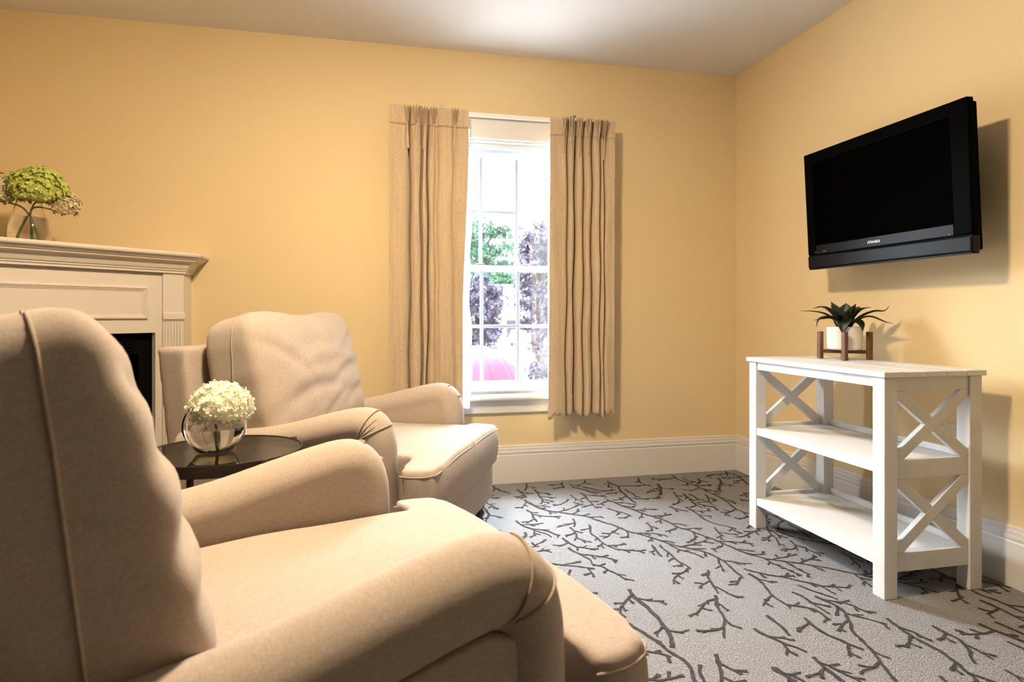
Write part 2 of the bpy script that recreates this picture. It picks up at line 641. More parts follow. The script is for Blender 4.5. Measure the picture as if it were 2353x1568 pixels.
part('jamb', jb, 'sash', win, recalc=False)
sp = MB()
sp.box(WX0 + 0.018, WX0 + 0.034, yi + 0.02, yi + 0.036, WZ0 + 0.002, WZ1 - 0.018)
sp.box(WX1 - 0.034, WX1 - 0.018, yi + 0.02, yi + 0.036, WZ0 + 0.002, WZ1 - 0.018)
sp.box(WX0 + 0.034, WX1 - 0.034, yi + 0.02, yi + 0.036, WZ1 - 0.045, WZ1 - 0.018)
part('sash_stop', sp, 'sash', win, recalc=False)
gx0, gx1 = 0.400, 1.030
cols = [gx0, 0.612, 0.824, gx1]
def sash(name, y, z0, z1, gz0, gz1):
    s = part(name, MB().box(WX0 + 0.018, gx0, y, y + 0.035, z0, z1).box(gx1, WX1 - 0.018, y, y + 0.035, z0, z1)
             .box(gx0, gx1, y, y + 0.035, z0, gz0).box(gx0, gx1, y, y + 0.035, gz1, z1), 'sash', win, recalc=False)
    zm = (gz0 + gz1) / 2
    for x in cols[1:3]:
        part('muntin', MB().box(x - 0.009, x + 0.009, y + 0.008, y + 0.027, gz0, gz1), 'muntin_shade', s, bevel=0.003)
    part('muntin', MB().box(gx0, gx1, y + 0.0085, y + 0.0265, zm - 0.009, zm + 0.009), 'muntin_shade', s, bevel=0.003)
    for i in range(3):
        for a, b in ((gz0, zm), (zm, gz1)):
            part('pane', MB().add([(cols[i], y + 0.018, a), (cols[i + 1], y + 0.018, a), (cols[i + 1], y + 0.018, b), (cols[i], y + 0.018, b)], [(0, 1, 2, 3)]), 'pane', s, recalc=False)
    return s
us = sash('upper_sash', yi + 0.076, 1.215, 1.937, 1.245, 1.868)
ls = sash('lower_sash', yi + 0.038, 0.522, 1.243, 0.577, 1.208)
for x in (0.60, 0.87):
    part('sash_lock', MB().box(x - 0.022, x + 0.022, yi + 0.040, yi + 0.062, 1.243, 1.253), 'steel', ls, bevel=0.003)

# ================================================================== CEILING LAMP (the room's own light)
cl = thing('ceiling_lamp', 'round flush ceiling lamp above the armchairs', 'lamp', (0.0, 1.6, H))
part('lamp_base', MB().lathe([(0.0, 0.0), (0.165, 0.0), (0.165, -0.048), (0.160, -0.048), (0.155, -0.028), (0.0, -0.028)][::-1], seg=40), 'brass', cl, smooth=True, angle=40)
part('diffuser', MB().lathe([(0.0, -0.105), (0.05, -0.100), (0.09, -0.085), (0.118, -0.062), (0.132, -0.035), (0.132, -0.028), (0.0, -0.028)], seg=40), 'lamp_glass', cl, smooth=True, angle=60)

# ================================================================== FIREPLACE (diagonal, in the left corner)
S2 = sqrt(0.5)
C0 = Vector((-0.906, 3.341))             # right front corner of the case
ED = Vector((-S2, -S2))                  # along the front, away from the window
EN = Vector((S2, -S2))                   # out of the front, into the room
CW = 1.132                               # front width
fp = thing('fireplace', 'cream painted corner fireplace with moulded mantel and black firebox', 'fireplace', (C0.x, C0.y, 0))
def fpt(s, d, z):
    p = ED * s + EN * d
    return (p.x, p.y, z)
def fbox(s0, s1, d0, d1, z0, z1, mb=None):
    mb = mb or MB()
    vs = [fpt(s, d, z) for s in (s0, s1) for d in (d0, d1) for z in (z0, z1)]
    return mb.add(vs, [(0, 1, 3, 2), (4, 6, 7, 5), (0, 4, 5, 1), (2, 3, 7, 6), (0, 2, 6, 4), (1, 5, 7, 3)])
OZ = 0.874
OS0, OS1 = 0.130, CW - 0.130
FR = -0.012                              # recessed board plane
part('frieze_board', fbox(0.100, CW - 0.100, FR - 0.03, FR, OZ, 1.185), 'mantel', fp)
part('stile', fbox(0.100, OS0, FR - 0.03, FR, 0.0, OZ), 'mantel', fp)
part('stile', fbox(OS1, CW - 0.100, FR - 0.03, FR, 0.0, OZ), 'mantel', fp)
# raised panel moulding, four mitred lengths with a stepped profile
def moulding(a, b, na, nb):
    mb = MB()
    prof = [(0.0, 0.0), (0.0, 0.006), (0.005, 0.011), (0.009, 0.011), (0.011, 0.007), (0.015, 0.007), (0.018, 0.003), (0.021, 0.003), (0.023, 0.0)]
    vs, fs = [], []
    for (p, n) in ((a, na), (b, nb)):
        for w, d in prof:
            vs.append(fpt(p[0] + n[0] * w, FR + d, p[1] + n[1] * w))
    k = len(prof)
    for i in range(k - 1):
        fs.append((i, i + 1, k + i + 1, k + i))
    return mb.add(vs, fs)
pz0, pz1, ps0, ps1 = 0.938, 1.090, 0.168, CW - 0.168
cor = [((ps0, pz0), (1, 1)), ((ps1, pz0), (-1, 1)), ((ps1, pz1), (-1, -1)), ((ps0, pz1), (1, -1))]
for i in range(4):
    a, b = cor[i], cor[(i + 1) % 4]
    part('panel_moulding', moulding(a[0], b[0], a[1], b[1]), 'mantel', fp)
# pilasters
for base in (0.0, CW - 0.100):
    pl = part('pilaster', fbox(base, base + 0.100, -0.03, 0.0, 0.0, 1.185), 'mantel', fp)
    part('capital_band', fbox(base - 0.003, base + 0.103, 0.0, 0.010, 0.936, 0.966, fbox(base - 0.003, base + 0.103, 0.0, 0.005, 0.930, 0.972)), 'mantel', pl, bevel=0.003)
    part('plinth', fbox(base - 0.004, base + 0.104, 0.0, 0.012, 0.0, 0.20), 'mantel', pl, bevel=0.003)
    nf = 6
    wv = 0.080 / (2 * nf - 1)
    for k in range(nf):
        s0 = base + 0.010 + k * 2 * wv
        part('reed', fbox(s0, s0 + wv * 1.35, 0.0, 0.006, 0.205, 0.925), 'mantel', pl, bevel=0.003)
# sides back to the walls
C1 = C0 + ED * CW
part('side_panel', MB().box(-0.03, 0.0, 0.0, YW - C0.y, 0.0, 1.185), 'mantel', fp)
part('side_panel', MB().box(XL - C0.x, C1.x - C0.x, C1.y - C0.y, C1.y - C0.y + 0.03, 0.0, 1.185), 'mantel', fp)
# mantel shelf with crown moulding: profile (out, z) swept round right return, front, left return
CR = [(0.0, 1.160), (0.010, 1.160), (0.010, 1.170), (0.016, 1.173), (0.016, 1.178), (0.022, 1.182), (0.025, 1.188), (0.030, 1.200), (0.040, 1.211),
      (0.054, 1.217), (0.058, 1.218), (0.058, 1.224), (0.066, 1.227), (0.070, 1.233), (0.070, 1.237), (0.083, 1.239), (0.086, 1.244), (0.086, 1.252), (0.082, 1.257), (0.0, 1.257)]
Aw = Vector((C0.x, YW))
Bw = Vector((XL, C1.y))
P4 = [Aw, C0.copy(), C1.copy(), Bw]
N4 = [Vector((1, 0)), None, None, Vector((0, -1))]
def miter(n1, n2):
    return (n1 + n2) / (1 + n1.dot(n2))
N4[1] = miter(Vector((1, 0)), EN)
N4[2] = miter(EN, Vector((0, -1)))
mb = MB()
vs, fs = [], []
for p, n in zip(P4, N4):
    for d, z in CR:
        q = p + n * d - C0
        vs.append((q.x, q.y, z))
k = len(CR)
for j in range(3):
    for i in range(k - 1):
        fs.append((j * k + i, j * k + i + 1, (j + 1) * k + i + 1, (j + 1) * k + i))
part('crown_moulding', mb.add(vs, fs), 'mantel', fp)
tp = [Aw, C0, C1, Bw, Vector((XL, YW))]
part('mantel_top', MB().prism([(p.x - C0.x, p.y - C0.y) for p in tp], 'z', 1.235, 1.256), 'mantel', fp)
# firebox
fb = MB()
dd = -0.29
fbox(OS0 - 0.01, OS1 + 0.01, dd - 0.01, dd, 0.0, OZ, fb)
fbox(OS0 - 0.012, OS0, dd, FR - 0.03, 0.0, OZ, fb)
fbox(OS1, OS1 + 0.012, dd, FR - 0.03, 0.0, OZ, fb)
fbox(OS0, OS1, dd, FR - 0.03, OZ, OZ + 0.012, fb)
fbox(OS0, OS1, dd, FR - 0.03, 0.0, 0.012, fb)
part('firebox', fb, 'black_iron', fp, recalc=False)
fr = MB()
fbox(OS0, OS0 + 0.055, -0.075, -0.055, 0.012, OZ, fr)
fbox(OS1 - 0.055, OS1, -0.075, -0.055, 0.012, OZ, fr)
fbox(OS0 + 0.055, OS1 - 0.055, -0.075, -0.055, OZ - 0.10, OZ, fr)
part('black_surround', fr, 'black_iron', fp, recalc=False)
for i in range(4):
    part('louvre', fbox(OS0 + 0.09, OS1 - 0.09, -0.054, -0.046, OZ - 0.085 + i * 0.018, OZ - 0.079 + i * 0.018), 'black_iron', fp)

# ================================================================== CURTAINS
def rail_x(u, y=YW - 0.12):             # photo column on the curtain plane -> wall x
    a = (u - 1176.5) / 1431.6
    s, c = sin(radians(12.618)), cos(radians(12.618))
    return y * (a * c + s) / (-a * s + c)
def curtain(name, label, x0, x1, gaps, pleats, ztop, zbot, edge_side, seed):
    random.seed(seed)
    t = thing(name, label, 'curtain', ((x0 + x1) / 2, YW - 0.125, zbot), 0, 'window curtains')
    ox, oy, oz = t.location
    allg = sorted([g[0] for g in gaps])
    ph = [random.uniform(0, 6) for _ in gaps]
    def yoff(x, z):
        hgt = (z - zbot) / (ztop - zbot)
        A = 1.0 - smoothstep(ztop - 0.20, ztop - 0.02, z) * 0.60
        y = 0.0
        for i, (g, w, d) in enumerate(gaps):
            gx = g + 0.004 * sin(z * 5 + ph[i]) * (1 - hgt) + 0.003 * sin(z * 11 + ph[i] * 2)
            y += d * A * math.exp(-abs((x - gx) / (w * 0.62)) ** 3.0)
            # soft flank so folds look rounded
            y += d * 0.42 * A * math.exp(-((x - gx) / (w * 2.0)) ** 2)
        y += 0.006 * sin(x * 46 + z * 1.3 + seed) * A + 0.004 * noise.noise(Vector((x * 18, seed, z * 5)))
        return y
    nu, nv = 420, 70
    def fn(u, v):
        x = x0 + (x1 - x0) * u
        z = ztop + (zbot - ztop) * v
        sway = 0.006 * (v ** 2) * sin(u * 9 + seed)
        zz = z - (0.012 * sin(u * 23 + seed) + 0.006 * sin(u * 57)) * smoothstep(0.95, 1.0, v)
        xx = x + (0.010 * v * (u - 1) if edge_side < 0 else -0.030 * smoothstep(0.12, 0.7, v) * smoothstep(0.8, 1.0, u))
        return (xx - ox, YW - 0.125 + yoff(x, z) - sway - oy, zz - oz)
    part('fabric_panel', MB().grid(fn, nu, nv), 'linen', t, smooth=True, recalc=False, solid=0.002)
    def fnh(u, v):
        x = x0 + (x1 - x0) * u
        z = ztop + 0.001 - 0.098 * v
        return (x - ox, YW - 0.1285 + yoff(x, z) - oy, z - oz)
    part('heading_band', MB().grid(fnh, nu, 10), 'linen', t, smooth=True, recalc=False, solid=0.002)
    def fnl(u, v):
        e0, e1 = (x0 + 0.02, x1 + 0.004) if edge_side > 0 else (x0 + 0.012, x1 - 0.02)
        x = e0 + (e1 - e0) * u
        z = ztop - 0.10 + (zbot + 0.02 - ztop + 0.10) * v
        wob = 0.006 * sin(z * 9 + 1) + 0.004 * sin(z * 23)
        fwd = -0.078 * smoothstep(0.86, 0.97, u) if edge_side > 0 else 0.0
        xe = x + (wob * smoothstep(0.9, 1.0, u) if edge_side > 0 else 0)
        if edge_side > 0:
            xe += 0.012 * smoothstep(0.90, 1.0, u) * (0.3 + 0.7 * v)
        return (xe - ox, YW - 0.042 + 0.003 * sin(x * 60) + fwd - oy, z - oz)
    part('lining', MB().grid(fnl, 120, 50), 'lining', t, smooth=True, recalc=False)
    zp = ztop - 0.088
    for px in pleats:
        mb = MB()
        for k in (-1, 0, 1):
            def fin(u, v, k=k):
                z = ztop - 0.0 - 0.088 * u
                spread = 0.0125 * (1 - u) ** 0.8 + 0.0015
                depth = 0.046 * (1 - 0.40 * u ** 2)
                a = 2 * pi * v
                return (px + k * spread + 0.0024 * cos(a) - ox, YW - 0.125 - depth * (0.5 + 0.5 * sin(a)) + 0.010 * abs(k) + yoff(px, z) - oy, z - oz)
            mb.grid(fin, 10, 10)
        # gathered fold under the pinch that opens into a column
        def col(u, v):
            z = zp - 0.13 * u
            r = 0.0035 + 0.008 * smoothstep(0, 0.8, u)
            a = 2 * pi * v
            return (px + r * cos(a) - ox, YW - 0.125 - (0.016 - 0.036 * u) - r * 0.9 * sin(a) + yoff(px, z) * 0.2 - oy, z - oz)
        mb.grid(col, 12, 12)
        part('pinch_pleat', mb, 'linen', t, smooth=True, recalc=False)
    return t
X = rail_x
curtain('curtain', 'left pinch-pleated tan linen curtain, its white lining edge turned out', X(895), X(1076),
        [(X(942), 0.0085, 0.058), (X(969), 0.010, 0.056), (X(984), 0.0075, 0.056), (X(1003), 0.020, 0.016), (X(1043), 0.014, 0.012)],
        [X(u) for u in (936, 956, 976, 996, 1045)], 2.068, 0.43, 1, 3)
curtain('curtain', 'right pinch-pleated tan linen curtain hanging clear of the armchair', X(1263), X(1412),
        [(X(1307), 0.006, 0.056), (X(1324), 0.0125, 0.058), (X(1344), 0.0065, 0.058), (X(1363), 0.008, 0.058), (X(1381), 0.005, 0.05), (X(1391), 0.005, 0.045)],
        [X(u) for u in (1294, 1311, 1331, 1351, 1373, 1388)], 2.063, 0.388, -1, 8)
rod = thing('curtain_rod', 'flat white traverse curtain rod over the window with grey wall brackets', 'curtain rod', (0.73, YW - 0.030, 2.055))
part('rod_rail', MB().box(-0.63, 0.62, -0.018, -0.004, 0.008, 0.032), 'rod', rod, bevel=0.003)
for u in (1015, 1315):
    bx_ = rail_x(u, YW - 0.03) - 0.73
    part('bracket', MB().box(bx_ - 0.012, bx_ + 0.012, -0.035, 0.0295, 0.036, 0.050).box(bx_ - 0.010, bx_ + 0.010, 0.024, 0.0298, 0.038, 0.060), 'steel', rod, bevel=0.002)
for u in (968, 1352):
    bx_ = rail_x(u, YW - 0.05) - 0.73
    part('hook', MB().tube([(bx_ - 0.008, -0.030, 0.024), (bx_ - 0.006, -0.032, 0.040), (bx_, -0.034, 0.031), (bx_ + 0.006, -0.032, 0.040), (bx_ + 0.008, -0.030, 0.024)], 0.0022, 8), 'dark_steel', rod, smooth=True)

# ================================================================== ARMCHAIRS
ARM_PATH = [(-0.70, 0.560), (-0.56, 0.560), (-0.44, 0.566), (-0.32, 0.585), (-0.20, 0.615), (-0.10, 0.640), (-0.025, 0.652), (0.025, 0.642),
            (0.063, 0.608), (0.083, 0.556), (0.089, 0.49), (0.090, 0.38), (0.090, 0.27), (0.089, 0.16)]
ARM_R = 0.060
AX = 0.375                                # arm centre line
def arm_curve(n=8):
    c = catmull([(0, a, b) for a, b in ARM_PATH], n)
    out = []
    for i, p in enumerate(c):
        d = (c[min(i + 1, len(c) - 1)] - c[max(i - 1, 0)]).normalized()
        nrm = Vector((0, -d.z, d.y))      # points up / out
        out.append((p, d, nrm))
    return out
ACV = arm_curve()
def arm_mesh(side):
    mb = MB()
    seg = 20
    vs, fs = [], []
    for p, d, nrm in ACV:
        c = p - nrm * ARM_R
        for k in range(seg):
            a = 2 * pi * k / seg
            ex, en = cos(a), sin(a)
            vs.append((side * (AX + 0.008 + ex * 0.074), c.y + nrm.y * en * ARM_R, c.z + nrm.z * en * ARM_R))
    n = len(ACV)
    for i in range(n - 1):
        for k in range(seg):
            k2 = (k + 1) % seg
            fs.append((i * seg + k, i * seg + k2, (i + 1) * seg + k2, (i + 1) * seg + k))
    fs.append(tuple(range(seg)))
    fs.append(tuple(range((n - 1) * seg, n * seg)))
    mb.add(vs, fs)
    poly = [(p.y - nrm.y * ARM_R * 0.9, p.z - nrm.z * ARM_R * 0.9) for p, d, nrm in ACV]
    poly = poly + [(-0.70, 0.16)]
    x0, x1 = AX - 0.062, AX + 0.026
    if side < 0:
        x0, x1 = -x1, -x0
    mb.prism(poly, 'x', x0, x1)
    return remeshed(mb, 'arm', 0.0075, 4)
def arm_side_panel(side):
    out = [(p.y, p.z - 0.106) for p, d, nrm in ACV if p.y < -0.065 and p.z > 0.5]
    c_ = (-0.050, 0.458)                 # rounded upper front corner
    for k in range(9):
        t_ = pi / 2 * (1 - k / 8)
        out.append((c_[0] + 0.086 * cos(t_), c_[1] + 0.082 * sin(t_)))
    out += [(0.036, 0.165), (-0.70, 0.165)]
    x0, x1 = AX + 0.018, AX + 0.066
    if side < 0:
        x0, x1 = -x1, -x0
    return remeshed(MB().prism(out, 'x', x0, x1), 'side_panel', 0.007, 4)
def arm_ring(side, idx, a0, a1, off=0.0015, inset=0.0):
    p, d, nrm = ACV[idx]
    c = p - nrm * ARM_R
    out = []
    for k in range(25):
        a = a0 + (a1 - a0) * k / 24
        rr = ARM_R + off
        out.append((side * (AX + 0.008 + cos(a) * (0.074 + off)), c.y + nrm.y * sin(a) * rr, c.z + nrm.z * sin(a) * rr))
    return out
def rounded_box_mesh(name, x0, x1, y0, y1, z0, z1, voxel, iters, post=None):
    return remeshed(MB().box(x0, x1, y0, y1, z0, z1), name, voxel, iters, post=post)

SEAT_OUT = []
def seat_outline():
    P = [(-0.300, -0.42), (0.300, -0.42), (0.300, 0.118), (0.445, 0.121), (0.449, 0.175), (0.428, 0.226), (0.360, 0.243), (0.0, 0.250), (-0.360, 0.243), (-0.428, 0.226), (-0.449, 0.175), (-0.445, 0.121), (-0.300, 0.118)]
    return P
def seat_post(co):
    x, y, z = co
    top = smoothstep(0.36, 0.44, z)
    cx = max(0.0, 1 - (x / 0.46) ** 2)
    cyy = max(0.0, 1 - ((y + 0.05) / 0.40) ** 2)
    z += top * 0.034 * (cx ** 0.8) * (cyy ** 0.6)
    z += top * 0.004 * noise.noise(Vector((x * 6, y * 6, 1.3)))
    bot = 1 - smoothstep(0.31, 0.37, z)
    z -= bot * 0.0
    # front face bulges
    if y > 0.1:
        y += 0.012 * max(0.0, 1 - ((z - 0.385) / 0.08) ** 2)
    return Vector((x, y, z))

def cushion(seed, W=0.366, Hh=0.252, D=0.115, n=7.5, N=44, folds=None, puffy=0.30):
    """box cushion for the back; returns mesh-builder and point function"""
    rnd = random.Random(seed)
    F = []
    for i in range(11):
        sx = rnd.choice((-1, 1))
        F.append((sx * rnd.uniform(0.05, 0.30), rnd.uniform(-0.22, 0.16), rnd.uniform(-0.35, 0.35) + sx * 0.25, rnd.uniform(0.07, 0.17), rnd.uniform(0.010, 0.020), rnd.choice((-1, -1, 1)) * rnd.uniform(0.005, 0.011)))
    if folds:
        F = folds + [(f_[0], f_[1], f_[2], f_[3], f_[4] * 1.2, f_[5] * 0.6) for f_ in F[:6]]
    def disp(x, z):
        d = 0.0
        for fx, fz, a, l, w, amp in F:
            dx, dz = x - fx, z - fz
            u = dx * cos(a) + dz * sin(a)
            v = -dx * sin(a) + dz * cos(a) + 0.9 * u * u
            d += amp * math.exp(-(u / l) ** 2) * (math.exp(-(v / w) ** 2) - 0.6 * math.exp(-((v - 1.9 * w) / (w * 1.2)) ** 2))
        return d
    def pt(q):
        qx, qy, qz = q
        s = (abs(qx) ** n + abs(qy) ** n + abs(qz) ** n) ** (-1 / n)
        x, y, z = qx * s, qy * s, qz * s
        X_, Z_ = x * W, z * Hh
        puff = 1 + puffy * max(0, 1 - x * x) * max(0, 1 - (z + 0.25) ** 2 * 0.7) - 0.16 * (abs(z) ** 3) * (1 if z > 0 else 0.2)
        Y_ = y * D * puff
        front = smoothstep(0.0, 0.7, y)
        Y_ += front * disp(X_, Z_)
        # sag: top edge dips in the middle, sides bow
        Z_ += (-0.010 * (1 - x * x) + 0.006 * sin(x * 5 + seed)) * smoothstep(0.2, 1, z)
        X_ += 0.018 * x * (1 - z * z) * 0.8
        X_ += 0.006 * noise.noise(Vector((x * 2, z * 4, seed + 0.5)))
        nn = noise.noise(Vector((X_ * 9, Z_ * 9, seed * 1.7))) * 0.006
        Y_ += nn * front
        return (X_, Y_, Z_)
    mb = MB()
    def face(ax, sg):
        def fn(u, v):
            a, b = tanw(u), tanw(v)
            if ax == 0:
                q = (sg, a * sg, b)
            elif ax == 1:
                q = (-a * sg, sg, b)
            else:
                q = (a * sg, b, sg)
            return pt(q)
        mb.grid(fn, N, N)
    def tanw(u):
        return math.tan((u * 2 - 1) * pi / 4)
    for ax in (0, 1, 2):
        for sg in (-1, 1):
            face(ax, sg)
    def loop(yq, k=120):
        out = []
        for i in range(k):
            a = 2 * pi * i / k
            cx, cz = cos(a), sin(a)
            mm = max(abs(cx), abs(cz))
            q = (cx / mm, yq + 0.34 * max(-1, min(1, cz / mm)), cz / mm)
            p = Vector(pt(q))
            out.append((p.x * 1.004, p.y, p.z * 1.004))
        return out
    return mb, loop

def leg_turned():
    pr = [(0.010, 0.0), (0.014, 0.004), (0.015, 0.016), (0.012, 0.024), (0.018, 0.034), (0.022, 0.046), (0.018, 0.058), (0.014, 0.062), (0.020, 0.072), (0.025, 0.084), (0.020, 0.096),
          (0.016, 0.100), (0.022, 0.108), (0.026, 0.118), (0.022, 0.128), (0.019, 0.132), (0.027, 0.140), (0.027, 0.175)]
    return MB().lathe(pr, seg=20).mesh('leg')

arm_meshes = {}
def armchair(label, loc, rz, seed, folds, cy, cr, cz=0.0, pf=0.30, gathers=True):
    t = thing('armchair', label, 'armchair', (loc[0], loc[1], 0), rz, 'armchairs by the fireplace')
    for s in (-1, 1):
        if s not in arm_meshes:
            arm_meshes[s] = arm_mesh(s)
            arm_meshes[('p', s)] = arm_side_panel(s)
        a = link('arm', arm_meshes[s], 'uph', t, recalc=False)
        link('side_panel', arm_meshes[('p', s)], 'uph', a, recalc=False)
        for idx in (56, 66):
            part('arm_seam', MB().tube(arm_ring(s, idx, -0.9, pi * 0.58), 0.0022, 8), 'piping', a, smooth=True)
        for j, idx in enumerate((60, 63) if gathers else ()):
            part('gather', MB().tube(arm_ring(s, idx, -0.75, 1.0 - 0.3 * j, 0.0), 0.0014, 6), 'piping', a, smooth=True)
    if 'base' not in arm_meshes:
        arm_meshes['base'] = rounded_box_mesh('base', -0.405, 0.405, -0.72, 0.222, 0.145, 0.304, 0.011, 7)
        bk = MB().prism([(-0.600, 0.16), (-0.715, 0.16), (-0.795, 0.845), (-0.680, 0.845)], 'x', -0.425, 0.425)
        arm_meshes['back'] = remeshed(bk, 'back_frame', 0.011, 6)
        arm_meshes['seat'] = remeshed(MB().prism(seat_outline(), 'z', 0.308, 0.460), 'seat_cushion', 0.010, 11, post=seat_post)
        arm_meshes['leg'] = leg_turned()
    link('seat_base', arm_meshes['base'], 'uph', t, recalc=False)
    link('back_frame', arm_meshes['back'], 'uph', t, recalc=False)
    sc = link('seat_cushion', arm_meshes['seat'], 'uph', t, recalc=False)
    for z in (0.441, 0.326):
        pts = catmull([(x, y, z) for x, y in seat_outline()[3:12]], 6)
        pts = [seat_post(Vector((p.x * 0.991, p.y * 0.985, z))) for p in pts]
        part('piping', MB().tube(pts, 0.0027, 8), 'piping', sc, smooth=True)
    mb, loop = cushion(seed, folds=folds, puffy=pf)
    bc = part('back_cushion', mb, 'uph', t, smooth=True)
    bc.location = (0, cy, 0.715)
    bc.rotation_euler = (radians(cr), 0, radians(cz))
    for yq in (0.0,):
        part('piping', MB().tube(loop(yq), 0.0023, 8, closed=True), 'piping', bc, smooth=True)
    for x, y in ((-0.36, 0.168), (0.36, 0.168), (-0.35, -0.66), (0.35, -0.66)):
        l = link('leg', arm_meshes['leg'], 'dark_wood', t, smooth=True, recalc=False)
        l.location = (x, y, 0)
    return t
# local +Y is the front of the chair
FAR_FOLDS = [(-0.16, -0.02, -0.25, 0.16, 0.022, -0.009), (0.10, -0.07, -0.12, 0.18, 0.026, -0.010), (0.02, 0.06, -0.15, 0.16, 0.028, 0.007), (-0.20, -0.13, -0.3, 0.10, 0.018, -0.007)]
NEAR_FOLDS = [(0.22, 0.13, 0.25, 0.12, 0.024, -0.007), (0.20, 0.04, 0.20, 0.14, 0.026, -0.009), (0.24, -0.05, 0.15, 0.13, 0.026, -0.009), (0.18, -0.13, 0.05, 0.14, 0.024, -0.008), (-0.10, 0.0, 0.3, 0.14, 0.026, 0.006)]
armchair('beige armchair facing right under the window, wholly in view', (0.155, 2.46), radians(-90 - 25), 5, FAR_FOLDS, -0.515, 13)
armchair('nearest beige armchair, its back and near arm cut by the frame', (0.065, 1.225), radians(-90 + 17), 9, NEAR_FOLDS, -0.560, 15, 9, 0.14, False)

# ================================================================== SIDE TABLE, BOWL AND WHITE HYDRANGEA
TZ = 0.58
TC = (-0.407, 1.885)
TR = 0.210
st = thing('side_table', 'round glass-topped side table with dark metal rim between the armchairs', 'side table', (TC[0], TC[1], 0))
part('rim', MB().lathe([(TR - 0.006, TZ - 0.030), (TR, TZ - 0.030), (TR, TZ + 0.001), (TR - 0.004, TZ + 0.001), (TR - 0.006, TZ - 0.004), (TR - 0.006, TZ - 0.030)], seg=72), 'table_metal', st, smooth=True, angle=35)
part('glass_top', MB().lathe([(0.0, TZ - 0.001), (TR - 0.0065, TZ - 0.001)], seg=72), 'table_glass', st)
part('lower_ring', MB().lathe([(TR - 0.006, 0.14), (TR, 0.14), (TR, 0.16), (TR - 0.006, 0.16), (TR - 0.006, 0.14)], seg=72), 'table_metal', st, smooth=True, angle=35)
for k in range(4):
    a = radians(-52 + 90 * k)
    p = (cos(a) * (TR + 0.006), sin(a) * (TR + 0.006))
    part('leg', MB().lathe([(0.008, 0.0), (0.0105, 0.003), (0.0105, TZ - 0.002), (0.008, TZ + 0.0025), (0.0, TZ + 0.0028)], c=p, seg=14), 'table_metal', st, smooth=True, angle=40)

def bloom(name, parent, c, R, n, size, material, seed, squash=(1, 1, 1), bottom=-0.55):
    rnd = random.Random(seed)
    mb = MB()
    ga = pi * (3 - sqrt(5))
    for i in range(n):
        z = 1 - 2 * (i + 0.5) / n
        if z < bottom:
            continue
        r = sqrt(1 - z * z)
        a = i * ga
        nrm = Vector((cos(a) * r, sin(a) * r, z))
        nrm = (nrm + Vector((rnd.gauss(0, 0.2), rnd.gauss(0, 0.2), rnd.gauss(0, 0.2)))).normalized()
        rad = R * rnd.uniform(0.82, 1.06)
        p = Vector((cos(a) * r * squash[0], sin(a) * r * squash[1], z * squash[2])) * rad
        u = nrm.orthogonal().normalized()
        w = nrm.cross(u)
        ro = rnd.uniform(0, pi)
        for k in range(4):
            b = ro + k * pi / 2
            d = u * cos(b) + w * sin(b)
            s = u * -sin(b) + w * cos(b)
            L_ = size * rnd.uniform(0.8, 1.2)
            cup = rnd.uniform(0.0, 0.55)
            vs = [p, p + d * L_ * 0.45 + s * L_ * 0.42 + nrm * L_ * 0.05, p + d * L_ * 0.95 + s * L_ * 0.30 + nrm * L_ * cup * 0.8,
                  p + d * L_ * 1.05 + nrm * L_ * cup, p + d * L_ * 0.95 - s * L_ * 0.30 + nrm * L_ * cup * 0.8, p + d * L_ * 0.45 - s * L_ * 0.42 + nrm * L_ * 0.05, p + d * L_ * 0.6 - nrm * L_ * 0.03]
            mb.add([tuple(q + Vector(c)) for q in vs], [(0, 1, 6), (1, 2, 6), (2, 3, 6), (3, 4, 6), (4, 5, 6), (5, 0, 6)])
    # inner mass so no gaps show through
    core = [(0.0, -0.62)] + [(cos(t) * 0.80, sin(t) * 0.80) for t in [(-0.7 + 2.27 * k / 12) for k in range(13)]]
    core = [(max(0.0, r), z) for r, z in core]
    core[-1] = (0.0, 0.80)
    seg = 20
    vs, fs = [], []
    for r, z in core:
        for k in range(seg):
            a = 2 * pi * k / seg
            vs.append((c[0] + r * R * cos(a) * squash[0], c[1] + r * R * sin(a) * squash[1], c[2] + z * R * squash[2]))
    for i in range(len(core) - 1):
        for k in range(seg):
            k2 = (k + 1) % seg
            fs.append((i * seg + k, i * seg + k2, (i + 1) * seg + k2, (i + 1) * seg + k))
    mb.add(vs, fs)
    return tag(part(name, mb, material, parent, recalc=False, smooth=False), kind='stuff')

BC = (-0.425, 1.86)                      # bowl centre on the table
bw = thing('glass_bowl', 'round clear glass bowl half full of water on the side table', 'bowl', (BC[0], BC[1], TZ + 0.0015))
R0 = 0.082
prof_o = [(0.0, 0.0), (0.036, 0.0), (0.048, 0.004)]
for k in range(1, 15):
    t = -0.95 + k * (0.95 + 0.86) / 14
    prof_o.append((R0 * cos(t), 0.072 + R0 * 0.92 * sin(t)))
prof_i = [(max(0.0, r - 0.0032), z + (0.004 if i < 3 else 0)) for i, (r, z) in enumerate(prof_o)]
prof_i[0] = (0.0, 0.004)
part('bowl_glass', MB().lathe(prof_o + prof_i[::-1], seg=48), 'glass', bw, smooth=True)
wl = 0.068
wp = [(max(0.0, r - 0.0006), z + 0.0006) for r, z in prof_i if z < wl]
wp[0] = (0.0, wp[0][1])
wp.append((R0 - 0.0045, wl))
part('water', MB().lathe(wp + [(0.0, wl)], seg=48), 'water', bw, smooth=True, angle=50)
hy = thing('hydrangea', 'cream white hydrangea bloom in the glass bowl on the side table', 'flower', (BC[0], BC[1], TZ + 0.012), 0, 'hydrangea blooms')
bloom('bloom', hy, (0.017, -0.005, 0.112), 0.076, 620, 0.0118, 'bloom_white', 4, (1.0, 1.0, 0.85))
